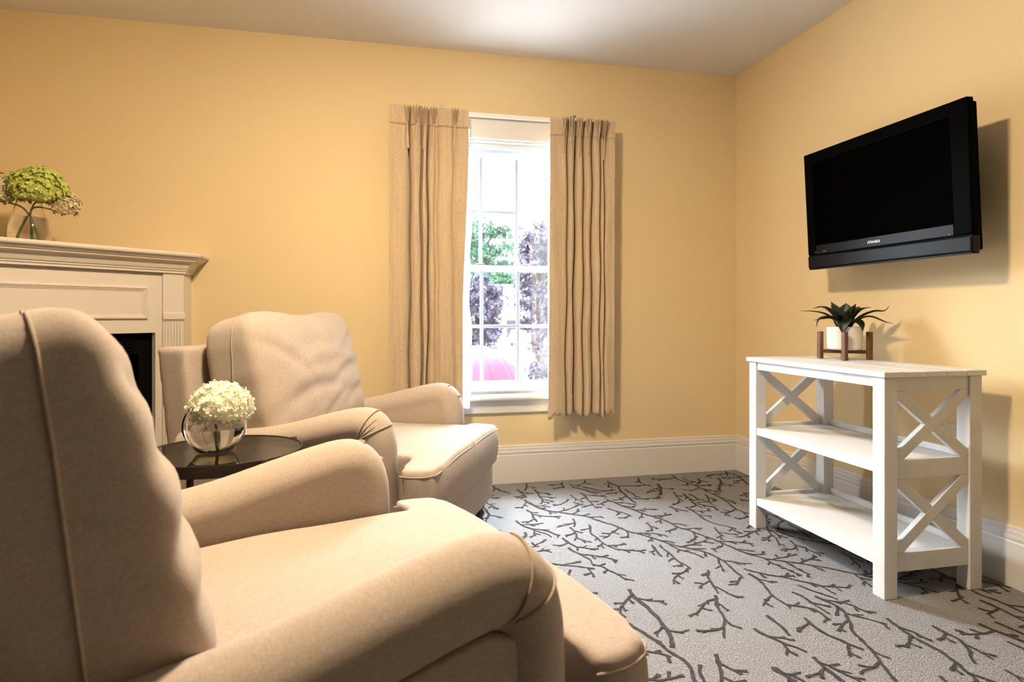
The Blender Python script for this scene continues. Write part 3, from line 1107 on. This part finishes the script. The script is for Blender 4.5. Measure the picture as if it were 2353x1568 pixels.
part('stem', MB().tube(catmull([(0.006, 0.0, 0.002), (0.002, 0.0, 0.04), (0.004, 0.0, 0.07), (0.013, -0.003, 0.09)], 6), 0.0035, 8), 'stem', hy, smooth=True)

# ================================================================== VASE ON THE MANTEL
VC = (-1.470, 3.130, 1.2575)
va = thing('glass_vase', 'clear teardrop glass vase of water standing on the mantel', 'vase', VC)
vo = [(0.0, 0.0), (0.050, 0.0), (0.066, 0.006), (0.078, 0.028), (0.082, 0.055), (0.079, 0.085), (0.070, 0.120), (0.058, 0.155), (0.048, 0.185), (0.043, 0.205), (0.045, 0.222)]
vi = [(max(0.0, r - 0.0028), max(z, 0.005)) for r, z in vo]
part('vase_glass', MB().lathe(vo + vi[::-1], seg=44), 'glass', va, smooth=True)
wv_ = [(0.0, 0.0055)] + [(r - 0.0034, max(z, 0.0056)) for r, z in vo[1:7]] + [(0.0645, 0.126)]
part('water', MB().lathe(wv_ + [(0.0, 0.126)], seg=44), 'water', va, smooth=True, angle=50)
def hyd(label, c, R, n, size, material, foot, seed, squash=(1, 1, 1)):
    t = thing('hydrangea', label, 'flower', VC, 0, 'hydrangea blooms')
    bloom('bloom', t, c, R, n, size, material, seed, squash)
    neck = Vector((foot[0] * -0.16 + c[0] * 0.12, foot[1] * -0.16 + c[1] * 0.12, 0.17))
    part('stem', MB().tube(catmull([foot, (foot[0] * 0.55, foot[1] * 0.55, 0.075), neck, (c[0] * 0.85, c[1] * 0.85, c[2] - R * 0.45)], 8), [0.0042] * 9 + [0.0036] * 16, 8), 'stem', t, smooth=True)
hyd('large lime green hydrangea bloom in the vase on the mantel', (0.040, -0.010, 0.255), 0.108, 420, 0.0145, 'bloom_green', (-0.045, 0.01, 0.012), 21, (1.0, 0.9, 0.86))
hyd('faded cream hydrangea bloom cut by the left frame edge above the mantel', (-0.150, -0.02, 0.240), 0.098, 330, 0.0145, 'bloom_cream', (0.045, -0.02, 0.012), 22, (1, 0.9, 0.85))
hyd('small tan hydrangea bloom drooping right of the green one on the mantel', (0.128, 0.035, 0.190), 0.062, 210, 0.0125, 'bloom_cream', (-0.01, 0.045, 0.012), 23, (0.9, 0.9, 1))

# ================================================================== WHITE CONSOLE SHELF
SX0, SX1, SY0, SY1 = 1.675, 2.078, 1.765, 2.535
sh = thing('console_shelf', 'whitewashed wooden three-tier console with X-braced ends under the television', 'console table', ((SX0 + SX1) / 2, (SY0 + SY1) / 2, 0))
cx_, cy_ = (SX0 + SX1) / 2, (SY0 + SY1) / 2
def sbox(x0, x1, y0, y1, z0, z1):
    return MB().box(x0 - cx_, x1 - cx_, y0 - cy_, y1 - cy_, z0, z1)
LW = 0.052
for x0 in (SX0, SX1 - LW):
    for y0 in (SY0, SY1 - LW):
        part('leg', sbox(x0, x0 + LW, y0, y0 + LW, 0, 0.747), 'white_wood', sh, bevel=0.0025)
npl = 5
pw = (SX1 - SX0 + 0.02) / npl
for k in range(npl):
    part('top_plank', sbox(SX0 - 0.01 + k * pw + 0.0008, SX0 - 0.01 + (k + 1) * pw - 0.0008, SY0 - 0.01, SY1 + 0.01, 0.7475, 0.7665 - 0.0006 * (k % 2)), 'white_wood', sh, bevel=0.0022)
part('front_apron', sbox(SX0 + 0.006, SX0 + 0.026, SY0 + LW, SY1 - LW, 0.712, 0.7465), 'white_wood', sh, bevel=0.002)
part('back_apron', sbox(SX1 - 0.026, SX1 - 0.006, SY0 + LW, SY1 - LW, 0.712, 0.7465), 'white_wood', sh, bevel=0.002)
for z in (0.420, 0.105):
    sb = part('shelf_board', sbox(SX0 + 0.003, SX1 - 0.003, SY0 + LW, SY1 - LW, z, z + 0.032), 'white_wood', sh, bevel=0.002)
    part('shelf_board_end', sbox(SX0 + LW, SX1 - LW, SY0 + 0.026, SY0 + LW, z + 0.003, z + 0.032), 'white_wood', sb)
    part('shelf_board_end', sbox(SX0 + LW, SX1 - LW, SY1 - LW, SY1 - 0.026, z + 0.003, z + 0.032), 'white_wood', sb)
    part('back_lip', sbox(SX1 - 0.026, SX1 - 0.006, SY0 + LW, SY1 - LW, z + 0.0325, z + 0.056), 'white_wood', sh, bevel=0.002)
    for y0 in (SY0 + 0.006, SY1 - 0.026):
        part('end_rail', sbox(SX0 + LW, SX1 - LW, y0, y0 + 0.020, z - 0.018, z + 0.046), 'white_wood', sh, bevel=0.002)
for y0 in (SY0 + 0.006, SY1 - 0.026):
    part('end_rail', sbox(SX0 + LW, SX1 - LW, y0, y0 + 0.020, 0.700, 0.7465), 'white_wood', sh, bevel=0.002)
    ym = y0 + 0.010
    for (z0, z1) in ((0.4665, 0.6995), (0.1515, 0.4015)):
        xa, xb = SX0 + LW, SX1 - LW
        # main diagonal rises away from the front; the other is two halves
        dirv = Vector((xb - xa, 0, z1 - z0)).normalized()
        hw = 0.019
        def diag(pa, pb, w, depth):
            d = Vector((pb[0] - pa[0], pb[1] - pa[1])).normalized()
            n = Vector((-d.y, d.x)) * w / 2
            pts = [(pa[0] + n.x, pa[1] + n.y), (pb[0] + n.x, pb[1] + n.y), (pb[0] - n.x, pb[1] - n.y), (pa[0] - n.x, pa[1] - n.y)]
            return pts
        def clip(pts, x0, x1, zz0, zz1):
            def cl_(ps, f, inter):
                out = []
                for i in range(len(ps)):
                    a, b = ps[i - 1], ps[i]
                    if f(b):
                        if not f(a):
                            out.append(inter(a, b))
                        out.append(b)
                    elif f(a):
                        out.append(inter(a, b))
                return out
            def ix(c):
                return lambda a, b: (c, a[1] + (b[1] - a[1]) * (c - a[0]) / (b[0] - a[0]))
            def iz(c):
                return lambda a, b: (a[0] + (b[0] - a[0]) * (c - a[1]) / (b[1] - a[1]), c)
            ps = cl_(pts, lambda p: p[0] >= x0, ix(x0))
            ps = cl_(ps, lambda p: p[0] <= x1, ix(x1))
            ps = cl_(ps, lambda p: p[1] >= zz0, iz(zz0))
            ps = cl_(ps, lambda p: p[1] <= zz1, iz(zz1))
            return ps
        ext = 0.06
        a, b = Vector((xa, z0)), Vector((xb, z1))
        dv = (b - a).normalized()
        main = clip(diag(a - dv * ext, b + dv * ext, 0.038, 0), xa, xb, z0, z1)
        part('brace', MB().prism([(p[0] - cx_, p[1]) for p in main], 'y', ym - 0.010 - cy_, ym + 0.010 - cy_), 'white_wood', sh, bevel=0.0015)
        a, b = Vector((xa, z1)), Vector((xb, z0))
        dv2 = (b - a).normalized()
        mid = (a + b) / 2
        sa = abs(dv.x * dv2.y - dv.y * dv2.x)
        gap = 0.019 / sa + 0.019 * abs(dv.dot(dv2)) / sa
        nrm_main = Vector((-dv.y, dv.x))
        for (pa, pb) in ((a - dv2 * ext, mid + dv2 * 0.05), (mid - dv2 * 0.05, b + dv2 * ext)):
            q = clip(diag(pa, pb, 0.038, 0), xa, xb, z0, z1)
            # cut at the face of the main diagonal
            sgn = 1 if (Vector(pa if pa is not None else a) - mid).dot(nrm_main) * 1 > 0 and (Vector(pa) - mid).length > 0.06 else -1
            def sd_(p):
                return (Vector(p) - mid).dot(nrm_main) * sgn - 0.0195
            out = []
            for i in range(len(q)):
                u, w = q[i - 1], q[i]
                fu, fw = sd_(u), sd_(w)
                if fw >= 0:
                    if fu < 0:
                        tt = fu / (fu - fw)
                        out.append((u[0] + (w[0] - u[0]) * tt, u[1] + (w[1] - u[1]) * tt))
                    out.append(w)
                elif fu >= 0:
                    tt = fu / (fu - fw)
                    out.append((u[0] + (w[0] - u[0]) * tt, u[1] + (w[1] - u[1]) * tt))
            if len(out) > 2:
                part('half_brace', MB().prism([(p[0] - cx_, p[1]) for p in out], 'y', ym - 0.0095 - cy_, ym + 0.0095 - cy_), 'white_wood', sh, bevel=0.0015)

# wall outlet behind the shelf
ou = thing('wall_outlet', 'almond double socket plate on the wall behind the console', 'outlet', (XW, 1.985, 0.48))
part('plate', MB().box(-0.006, 0, -0.036, 0.036, -0.058, 0.058), 'plate', ou, bevel=0.003)
for dz in (-0.022, 0.022):
    part('socket', MB().box(-0.009, -0.006, -0.017, 0.017, dz - 0.014, dz + 0.014), 'plate', ou, bevel=0.003)

# ================================================================== POTTED PLANT AND STAND
PZ = 0.7670
PC = (1.994, 2.318)
ps_ = thing('plant_stand', 'walnut brown four-post wooden plant stand on the console', 'plant stand', (PC[0], PC[1], PZ), radians(5))
q = 0.0665
for sx in (-1, 1):
    for sy in (-1, 1):
        part('post', MB().box(sx * q - 0.0095, sx * q + 0.0095, sy * q - 0.0095, sy * q + 0.0095, 0, 0.119), 'stand_wood', ps_, bevel=0.0015)
part('cross_bar', MB().bar((-q, -q, 0.033), (q, q, 0.033), 0.015, 0.016), 'stand_wood', ps_, bevel=0.001)
part('cross_bar', MB().bar((-q, q, 0.033), (q, -q, 0.033), 0.0148, 0.0158), 'stand_wood', ps_, bevel=0.001)
pp = thing('potted_plant', 'dark green spiky-leaved plant in a ribbed white ceramic pot', 'plant', (PC[0], PC[1], PZ + 0.0415))
pr_ = [(0.0, 0.0), (0.064, 0.0), (0.068, 0.004)]
for k in range(40):
    pr_.append((0.0700 + 0.0007 * sin(k * pi / 1.5), 0.006 + k * 0.0023))
pr_ += [(0.070, 0.099), (0.067, 0.099), (0.066, 0.085), (0.0, 0.085)]
part('pot', MB().lathe(pr_, seg=48), 'pot', pp, smooth=True, angle=50)
part('soil', MB().lathe([(0.0, 0.088), (0.045, 0.090), (0.0655, 0.087)], seg=24), 'soil', pp)
def blade(az, pts, wmax, tip_tw=0.0):
    """leaf along (r, z) control points turned to azimuth az; folded down the midrib"""
    c = catmull([(p[0], 0, p[1]) for p in pts], 6)
    n = len(c)
    vs, fs = [], []
    for i, p in enumerate(c):
        t = i / (n - 1)
        w = wmax * (sin(pi * min(1, 0.18 + t * 0.82)) ** 0.8) if t < 0.995 else 0.0005
        w *= (1 - t ** 4)
        d = (c[min(i + 1, n - 1)] - c[max(i - 1, 0)]).normalized()
        up = Vector((-d.z, 0, d.x))
        sd_ = Vector((0, 1, 0))
        for k, (s, l) in enumerate(((-1, 0.35), (-0.5, 0.10), (0, 0), (0.5, 0.10), (1, 0.35))):
            qv = p + sd_ * (s * w) + up * (l * w)
            x, y = qv.x, qv.y
            vs.append((x * cos(az) - y * sin(az), x * sin(az) + y * cos(az), qv.z))
    for i in range(n - 1):
        for k in range(4):
            a = i * 5 + k
            fs.append((a, a + 1, a + 6, a + 5))
    return MB().add(vs, fs)
random.seed(2)
Z0 = 0.090
cam_az = atan2(0 - PC[1], 0 - PC[0])     # towards the viewer
def A(deg):                              # 0 = towards viewer, + = viewer's right
    return cam_az + radians(deg)
LEAVES = [
    (A(-4), [(0.010, Z0), (0.040, Z0 + 0.028), (0.068, Z0 + 0.022), (0.084, Z0 - 0.028)], 0.034),
    (A(48), [(0.010, Z0), (0.040, Z0 + 0.030), (0.078, Z0 + 0.018), (0.092, Z0 - 0.012)], 0.026),
    (A(-70), [(0.010, Z0), (0.05, Z0 + 0.045), (0.10, Z0 + 0.040), (0.115, Z0 + 0.005)], 0.018),
    (A(-62), [(0.010, Z0), (0.05, Z0 + 0.040), (0.09, Z0 + 0.042), (0.135, Z0 + 0.036)], 0.014),
    (A(-85), [(0.010, Z0), (0.06, Z0 + 0.052), (0.11, Z0 + 0.072), (0.175, Z0 + 0.078)], 0.016),
    (A(-110), [(0.010, Z0), (0.05, Z0 + 0.060), (0.09, Z0 + 0.092), (0.135, Z0 + 0.088)], 0.022),
    (A(92), [(0.010, Z0), (0.06, Z0 + 0.048), (0.11, Z0 + 0.072), (0.150, Z0 + 0.076), (0.168, Z0 + 0.100)], 0.019),
    (A(82), [(0.010, Z0), (0.06, Z0 + 0.040), (0.10, Z0 + 0.050), (0.150, Z0 + 0.030), (0.180, Z0 + 0.024)], 0.016),
    (A(120), [(0.010, Z0), (0.05, Z0 + 0.060), (0.085, Z0 + 0.085), (0.120, Z0 + 0.092)], 0.020),
    (A(150), [(0.010, Z0), (0.045, Z0 + 0.055), (0.085, Z0 + 0.085), (0.13, Z0 + 0.09)], 0.024),
    (A(-150), [(0.010, Z0), (0.045, Z0 + 0.055), (0.085, Z0 + 0.085), (0.13, Z0 + 0.08)], 0.024),
    (A(-55), [(0.008, Z0), (0.030, Z0 + 0.050), (0.050, Z0 + 0.090), (0.064, Z0 + 0.118)], 0.030),
    (A(60), [(0.008, Z0), (0.026, Z0 + 0.050), (0.042, Z0 + 0.085), (0.050, Z0 + 0.108)], 0.030),
    (A(170), [(0.005, Z0), (0.020, Z0 + 0.050), (0.032, Z0 + 0.090), (0.040, Z0 + 0.112)], 0.028),
    (A(20), [(0.005, Z0), (0.022, Z0 + 0.035), (0.036, Z0 + 0.062), (0.050, Z0 + 0.080)], 0.028),
    (A(-25), [(0.005, Z0), (0.025, Z0 + 0.030), (0.045, Z0 + 0.052), (0.068, Z0 + 0.060)], 0.026),
    (A(115), [(0.006, Z0), (0.026, Z0 + 0.045), (0.048, Z0 + 0.080), (0.066, Z0 + 0.098)], 0.026),
    (A(-115), [(0.006, Z0), (0.026, Z0 + 0.045), (0.048, Z0 + 0.080), (0.060, Z0 + 0.102)], 0.026),
]
for az, pts, w in LEAVES:
    part('leaf', blade(az, pts, w * 1.25), 'leaf', pp, smooth=True, recalc=False, solid=0.0012)

# ================================================================== TELEVISION
TVC = (2.035, 2.178, 1.172)              # bottom front edge centre
tilt = radians(3.1)
tv = thing('television', 'black flat-screen television tilted on a wall mount above the console', 'television', TVC)
W2 = 0.418
HT = 0.545
rot_t = Matrix.Rotation(-tilt, 3, 'Y')   # local: X+ towards the wall, Z up the set
def tvb(x0, x1, y0, y1, z0, z1, mb=None):
    mb = mb or MB()
    vs = [rot_t @ Vector((x, y, z)) for x in (x0, x1) for y in (y0, y1) for z in (z0, z1)]
    return mb.add(vs, [(0, 1, 3, 2), (4, 6, 7, 5), (0, 4, 5, 1), (2, 3, 7, 6), (0, 2, 6, 4), (1, 5, 7, 3)])
sy0, sy1, sz0, sz1 = -0.347, 0.362, 0.112, 0.495
bz = MB()
tvb(0, 0.030, -W2, sy0, 0.070, HT, bz)
tvb(0, 0.030, sy1, W2, 0.070, HT, bz)
tvb(0, 0.030, sy0, sy1, sz1, HT, bz)
part('bezel', bz, 'tv_black', tv, recalc=False, bevel=0.004)
part('lower_bezel', tvb(0.0, 0.030, sy0, sy1, 0.0705, sz0), 'tv_gloss', tv, bevel=0.002)
part('screen', tvb(0.007, 0.020, sy0, sy1, sz0, sz1), 'tv_screen', tv)
part('speaker_bar', tvb(-0.004, 0.034, -W2 + 0.001, W2 - 0.001, 0.006, 0.0645), 'tv_gloss', tv, bevel=0.006)
part('bottom_lip', tvb(-0.001, 0.032, -W2 + 0.004, W2 - 0.004, 0.0, 0.0058), 'tv_gloss', tv, bevel=0.001)
part('trim_groove', tvb(0.004, 0.030, -W2 + 0.002, W2 - 0.002, 0.0645, 0.0702), 'tv_black', tv)
part('housing', tvb(0.030, 0.052, -W2 + 0.006, W2 - 0.006, 0.012, HT - 0.012), 'tv_black', tv, bevel=0.006)
part('rear_housing', tvb(0.052, 0.100, -0.32, 0.32, 0.06, HT - 0.07), 'tv_black', tv, bevel=0.015)
part('side_button', tvb(-0.0012, 0.0, -0.335, -0.327, 0.074, 0.077), 'logo_dim', tv)
mt = MB()
mt.box(0.155, 0.1725, -0.10, 0.10, 0.16, 0.40)
mt.box(0.085, 0.160, -0.025, 0.025, 0.24, 0.32)
part('wall_mount', mt, 'dark_steel', tv, recalc=False)
def lettering(txt, size, y, z, material, parent, bold=0.0, x=-0.0006, sx=1.0):
    cu = bpy.data.curves.new('lettering', 'FONT')
    cu.body = txt
    cu.size = size
    cu.extrude = 0.0003
    cu.offset = bold
    o = bpy.data.objects.new('lettering_src', cu)
    COL.objects.link(o)
    dg = bpy.context.evaluated_depsgraph_get()
    me = bpy.data.meshes.new_from_object(o.evaluated_get(dg))
    bpy.data.objects.remove(o, do_unlink=True)
    for v in me.vertices:
        # text x runs towards the viewer's right (-Y), text y is up
        v.co = rot_t @ Vector((x - v.co.z, y - v.co.x * sx, z + v.co.y))
    return link('lettering', me, material, parent, recalc=False)
lettering('SANSUI', 0.0145, 0.033, 0.0855, 'logo', tv, 0.0001)
lg = MB()
for k in range(2):
    y0 = 0.052 - k * 0.009
    vs = [(-0.0006, y0, 0.0855), (-0.0006, y0 - 0.004, 0.0855), (-0.0006, y0 - 0.010, 0.0965), (-0.0006, y0 - 0.006, 0.0965)]
    lg.add([rot_t @ Vector(v) for v in vs], [(0, 1, 2, 3)])
part('logo_mark', lg, 'logo', tv, recalc=False)
lettering('HDMI', 0.0085, 0.317, 0.0775, 'logo_dim', tv)
lettering('DTV', 0.0085, 0.372, 0.0775, 'logo_dim', tv)

# ================================================================== OUTDOORS
GZ = -2.7
og = tag(part('outdoor_ground', MB().box(-40, 50, YW + T + 0.4, 70, GZ - 0.2, GZ), 'lawn'), 'pale paved ground outside the window', kind='structure')
def leaf_cloud(mb, rnd, c, rad, n, size, clusters, drop=0.0):
    cs = []
    for i in range(clusters):
        while True:
            p = Vector((rnd.uniform(-1, 1), rnd.uniform(-1, 1), rnd.uniform(-1, 1)))
            if 0.35 < p.length < 1:
                break
        cs.append(Vector((p.x * rad[0], p.y * rad[1], p.z * rad[2])))
    for i in range(n):
        b = cs[rnd.randrange(clusters)]
        sg = min(rad) * 0.17
        p = Vector(c) + b + Vector((rnd.gauss(0, sg), rnd.gauss(0, sg), rnd.gauss(0, sg * 0.8)))
        nrm = Vector((rnd.gauss(0, 1), rnd.gauss(0, 1) - 0.6, rnd.gauss(0, 0.7) + 0.5)).normalized()
        u = nrm.orthogonal().normalized()
        w = nrm.cross(u)
        ro = rnd.uniform(0, 6.28)
        L_ = size * rnd.uniform(0.6, 1.25)
        vs = [p]
        for k in range(3):
            a = ro + (k - 1) * 0.85
            l = L_ * (1.0 if k == 1 else 0.8)
            d = u * cos(a) + w * sin(a)
            s = u * -sin(a) + w * cos(a)
            vs += [p + d * l * 0.5 + s * l * 0.2, p + d * l, p + d * l * 0.5 - s * l * 0.2]
        mb.add(vs, [(0, 1, 2, 3), (0, 4, 5, 6), (0, 7, 8, 9)])
def tree(label, x, y, crown_z, rad, n, size, clusters, material, seed, name='leafy_tree', trunk=0.12, group=None):
    rnd = random.Random(seed)
    t = thing(name, label, 'tree', (x, y, GZ), 0, group)
    mb = MB()
    leaf_cloud(mb, rnd, (0, 0, crown_z - GZ), rad, n, size, clusters)
    tag(part('foliage', mb, material, t, recalc=False), kind='stuff')
    tb = MB()
    hz = crown_z - GZ
    tb.tube(catmull([(0, 0, 0), (0.04, 0.02, hz * 0.4), (-0.03, 0, hz * 0.8), (0, 0, hz + rad[2] * 0.6)], 5), [trunk * (1 - 0.75 * i / 15) for i in range(16)], 8)
    for i in range(7):
        a = rnd.uniform(0, 6.28)
        z = hz + rnd.uniform(-0.7, 0.2) * rad[2]
        e = (cos(a) * rad[0] * 0.7, sin(a) * rad[1] * 0.7, z + rad[2] * rnd.uniform(0.3, 0.7))
        tb.tube([(0, 0, z - 0.1), (e[0] * 0.5, e[1] * 0.5, z + 0.1), e], [trunk * 0.35, trunk * 0.22, trunk * 0.08], 6)
    part('trunk', tb, 'bark', t, smooth=True)
    return t
def out_xy(u, depth):                    # where a photo column lies at a given distance from the viewpoint
    a = (u - 1176.5) / 1431.6
    s, c = sin(radians(12.618)), cos(radians(12.618))
    return ((a * c + s) * depth, (-a * s + c) * depth)
def out_z(v, depth):
    return 0.958 - (v - 724.1) / 1431.6 * depth
x, y = out_xy(1110, 15.0)
tree('airy green tree behind the left panes of the upper sash', x, y, out_z(570, 15), (0.95, 0.9, 0.62), 2600, 0.10, 42, 'tree_green', 31, group='trees outside the window')
x, y = out_xy(1225, 17.0)
tree('small green tree showing in the right pane of the upper sash', x, y, out_z(600, 17), (0.62, 0.7, 0.75), 1500, 0.11, 26, 'tree_green', 32, group='trees outside the window')
x, y = out_xy(1098, 12.5)
tree('purple-leaved tree behind the left panes of the lower sash', x, y, out_z(735, 12.5), (0.48, 0.5, 0.85), 3600, 0.085, 40, 'tree_purple', 33, group='trees outside the window')
x, y = out_xy(1240, 10.5)
tree('tall purple-leaved tree beside the right curtain', x, y, out_z(680, 10.5), (0.42, 0.6, 1.25), 4200, 0.085, 46, 'tree_purple', 34, group='trees outside the window')
x, y = out_xy(1240, 9.0)
tree('low purple shrub at the foot of the right panes', x, y, out_z(880, 9.0), (0.28, 0.35, 0.28), 1200, 0.07, 18, 'tree_purple', 35, name='leafy_shrub', trunk=0.05)
x, y = out_xy(1140, 45.0)
tree('distant deep green tree rising above the grey roof', x, y, out_z(668, 45), (5.2, 2.5, 1.7), 4200, 0.34, 60, 'hedge_green', 36, trunk=0.3)
# house with grey roof
hx, hy_ = out_xy(1150, 30.0)
ho = thing('house', 'white house with a grey shingled roof beyond the trees', 'house', (hx, hy_, GZ), radians(-12.6))
e_z = out_z(706, 28.5) - GZ
r_z = out_z(653, 31.0) - GZ
part('wall', MB().box(-2.4, 4.2, -1.3, 4.0, 0, e_z), 'siding', ho)
part('roof', MB().prism([(-1.7, e_z - 0.05), (-1.7, e_z + 0.05), (1.2, r_z), (4.4, e_z + 0.05), (4.4, e_z - 0.05)], 'x', -2.7, 4.5), 'roof', ho)
part('fascia', MB().box(-2.72, 4.52, -1.76, -1.70, e_z - 0.14, e_z + 0.06), 'siding', ho)
for wx in (-1.6, 0.3, 2.2):
    w_ = part('window', MB().box(wx, wx + 0.9, -1.33, -1.30, e_z - 1.7, e_z - 0.6), 'dark_board', ho)
    part('window_trim', MB().box(wx - 0.06, wx + 0.96, -1.36, -1.33, e_z - 0.6, e_z - 0.5), 'siding', w_)
# red domed parasol
def dome(name, label, cat, u, v_top, depth, R, hgt, material, group=None, cover=None):
    x, y = out_xy(u, depth)
    zt = out_z(v_top, depth)
    t = thing(name, label, cat, (x, y, GZ), 0.2, group)
    seg, nr = 48, 12
    for k in range(12):
        mb = MB()
        def fn(a, b, k=k):
            an = 2 * pi * (k + a) / 12
            th = b * pi / 2 * 0.93
            r = R * sin(th) * (1 - 0.035 * sin(pi * a))
            return (r * cos(an), r * sin(an), zt - GZ - hgt * (1 - cos(th)))
        mb.grid(fn, 4, nr)
        part('canopy_panel', mb, material, t, smooth=True, recalc=False, solid=0.01)
    part('pole', MB().tube([(0, 0, 0), (0, 0, zt - GZ)], 0.025, 10), 'steel', t, smooth=True)
    return t
dome('domed_parasol', 'large pink-red domed parasol at the lower left of the window', 'parasol', 1092, 795, 10.0, 0.80, 0.78, 'red_canvas', 'parasols outside the window')
dome('domed_parasol', 'orange parasol at the right edge of the lower sash', 'parasol', 1262, 800, 16.0, 0.55, 0.35, 'orange_canvas', 'parasols outside the window')
# white kiosk with red canopy
kx, ky = out_xy(1196, 20.0)
ki = thing('kiosk', 'small white kiosk with a red canopy roof outside', 'kiosk', (kx, ky, GZ), radians(-12.6))
kz = out_z(783, 20) - GZ
part('wall', MB().box(-0.42, 0.36, -0.3, 0.6, 0, kz), 'siding', ki)
part('canopy', MB().add([(-0.45, -0.55, kz - 0.02), (0.42, -0.55, kz - 0.02), (0.42, 0.65, kz - 0.02), (-0.45, 0.65, kz - 0.02), (-0.28, -0.2, kz + 0.26), (0.24, -0.2, kz + 0.26), (0.24, 0.4, kz + 0.34), (-0.28, 0.4, kz + 0.34)],
     [(0, 1, 5, 4), (1, 2, 6, 5), (2, 3, 7, 6), (3, 0, 4, 7), (4, 5, 6, 7), (0, 3, 2, 1)]), 'red_canvas', ki)
for wx in (-0.32, -0.18):
    part('window', MB().box(wx, wx + 0.09, -0.32, -0.30, kz - 0.16, kz - 0.06), 'dark_board', ki)
sx_, sy_ = out_xy(1247, 14.0)
sg_ = thing('notice_board', 'small dark notice board at the right edge of the window view', 'sign', (sx_, sy_, GZ), radians(-12.6))
bz_ = out_z(835, 14) - GZ
part('board', MB().box(-0.15, 0.15, -0.015, 0.015, bz_ - 0.22, bz_ + 0.22), 'dark_board', sg_)
part('poster', MB().box(-0.08, 0.09, -0.022, -0.016, bz_ - 0.12, bz_ + 0.12), 'siding', sg_)
part('post', MB().box(-0.02, 0.02, -0.012, 0.012, 0, bz_ - 0.22), 'dark_steel', sg_)
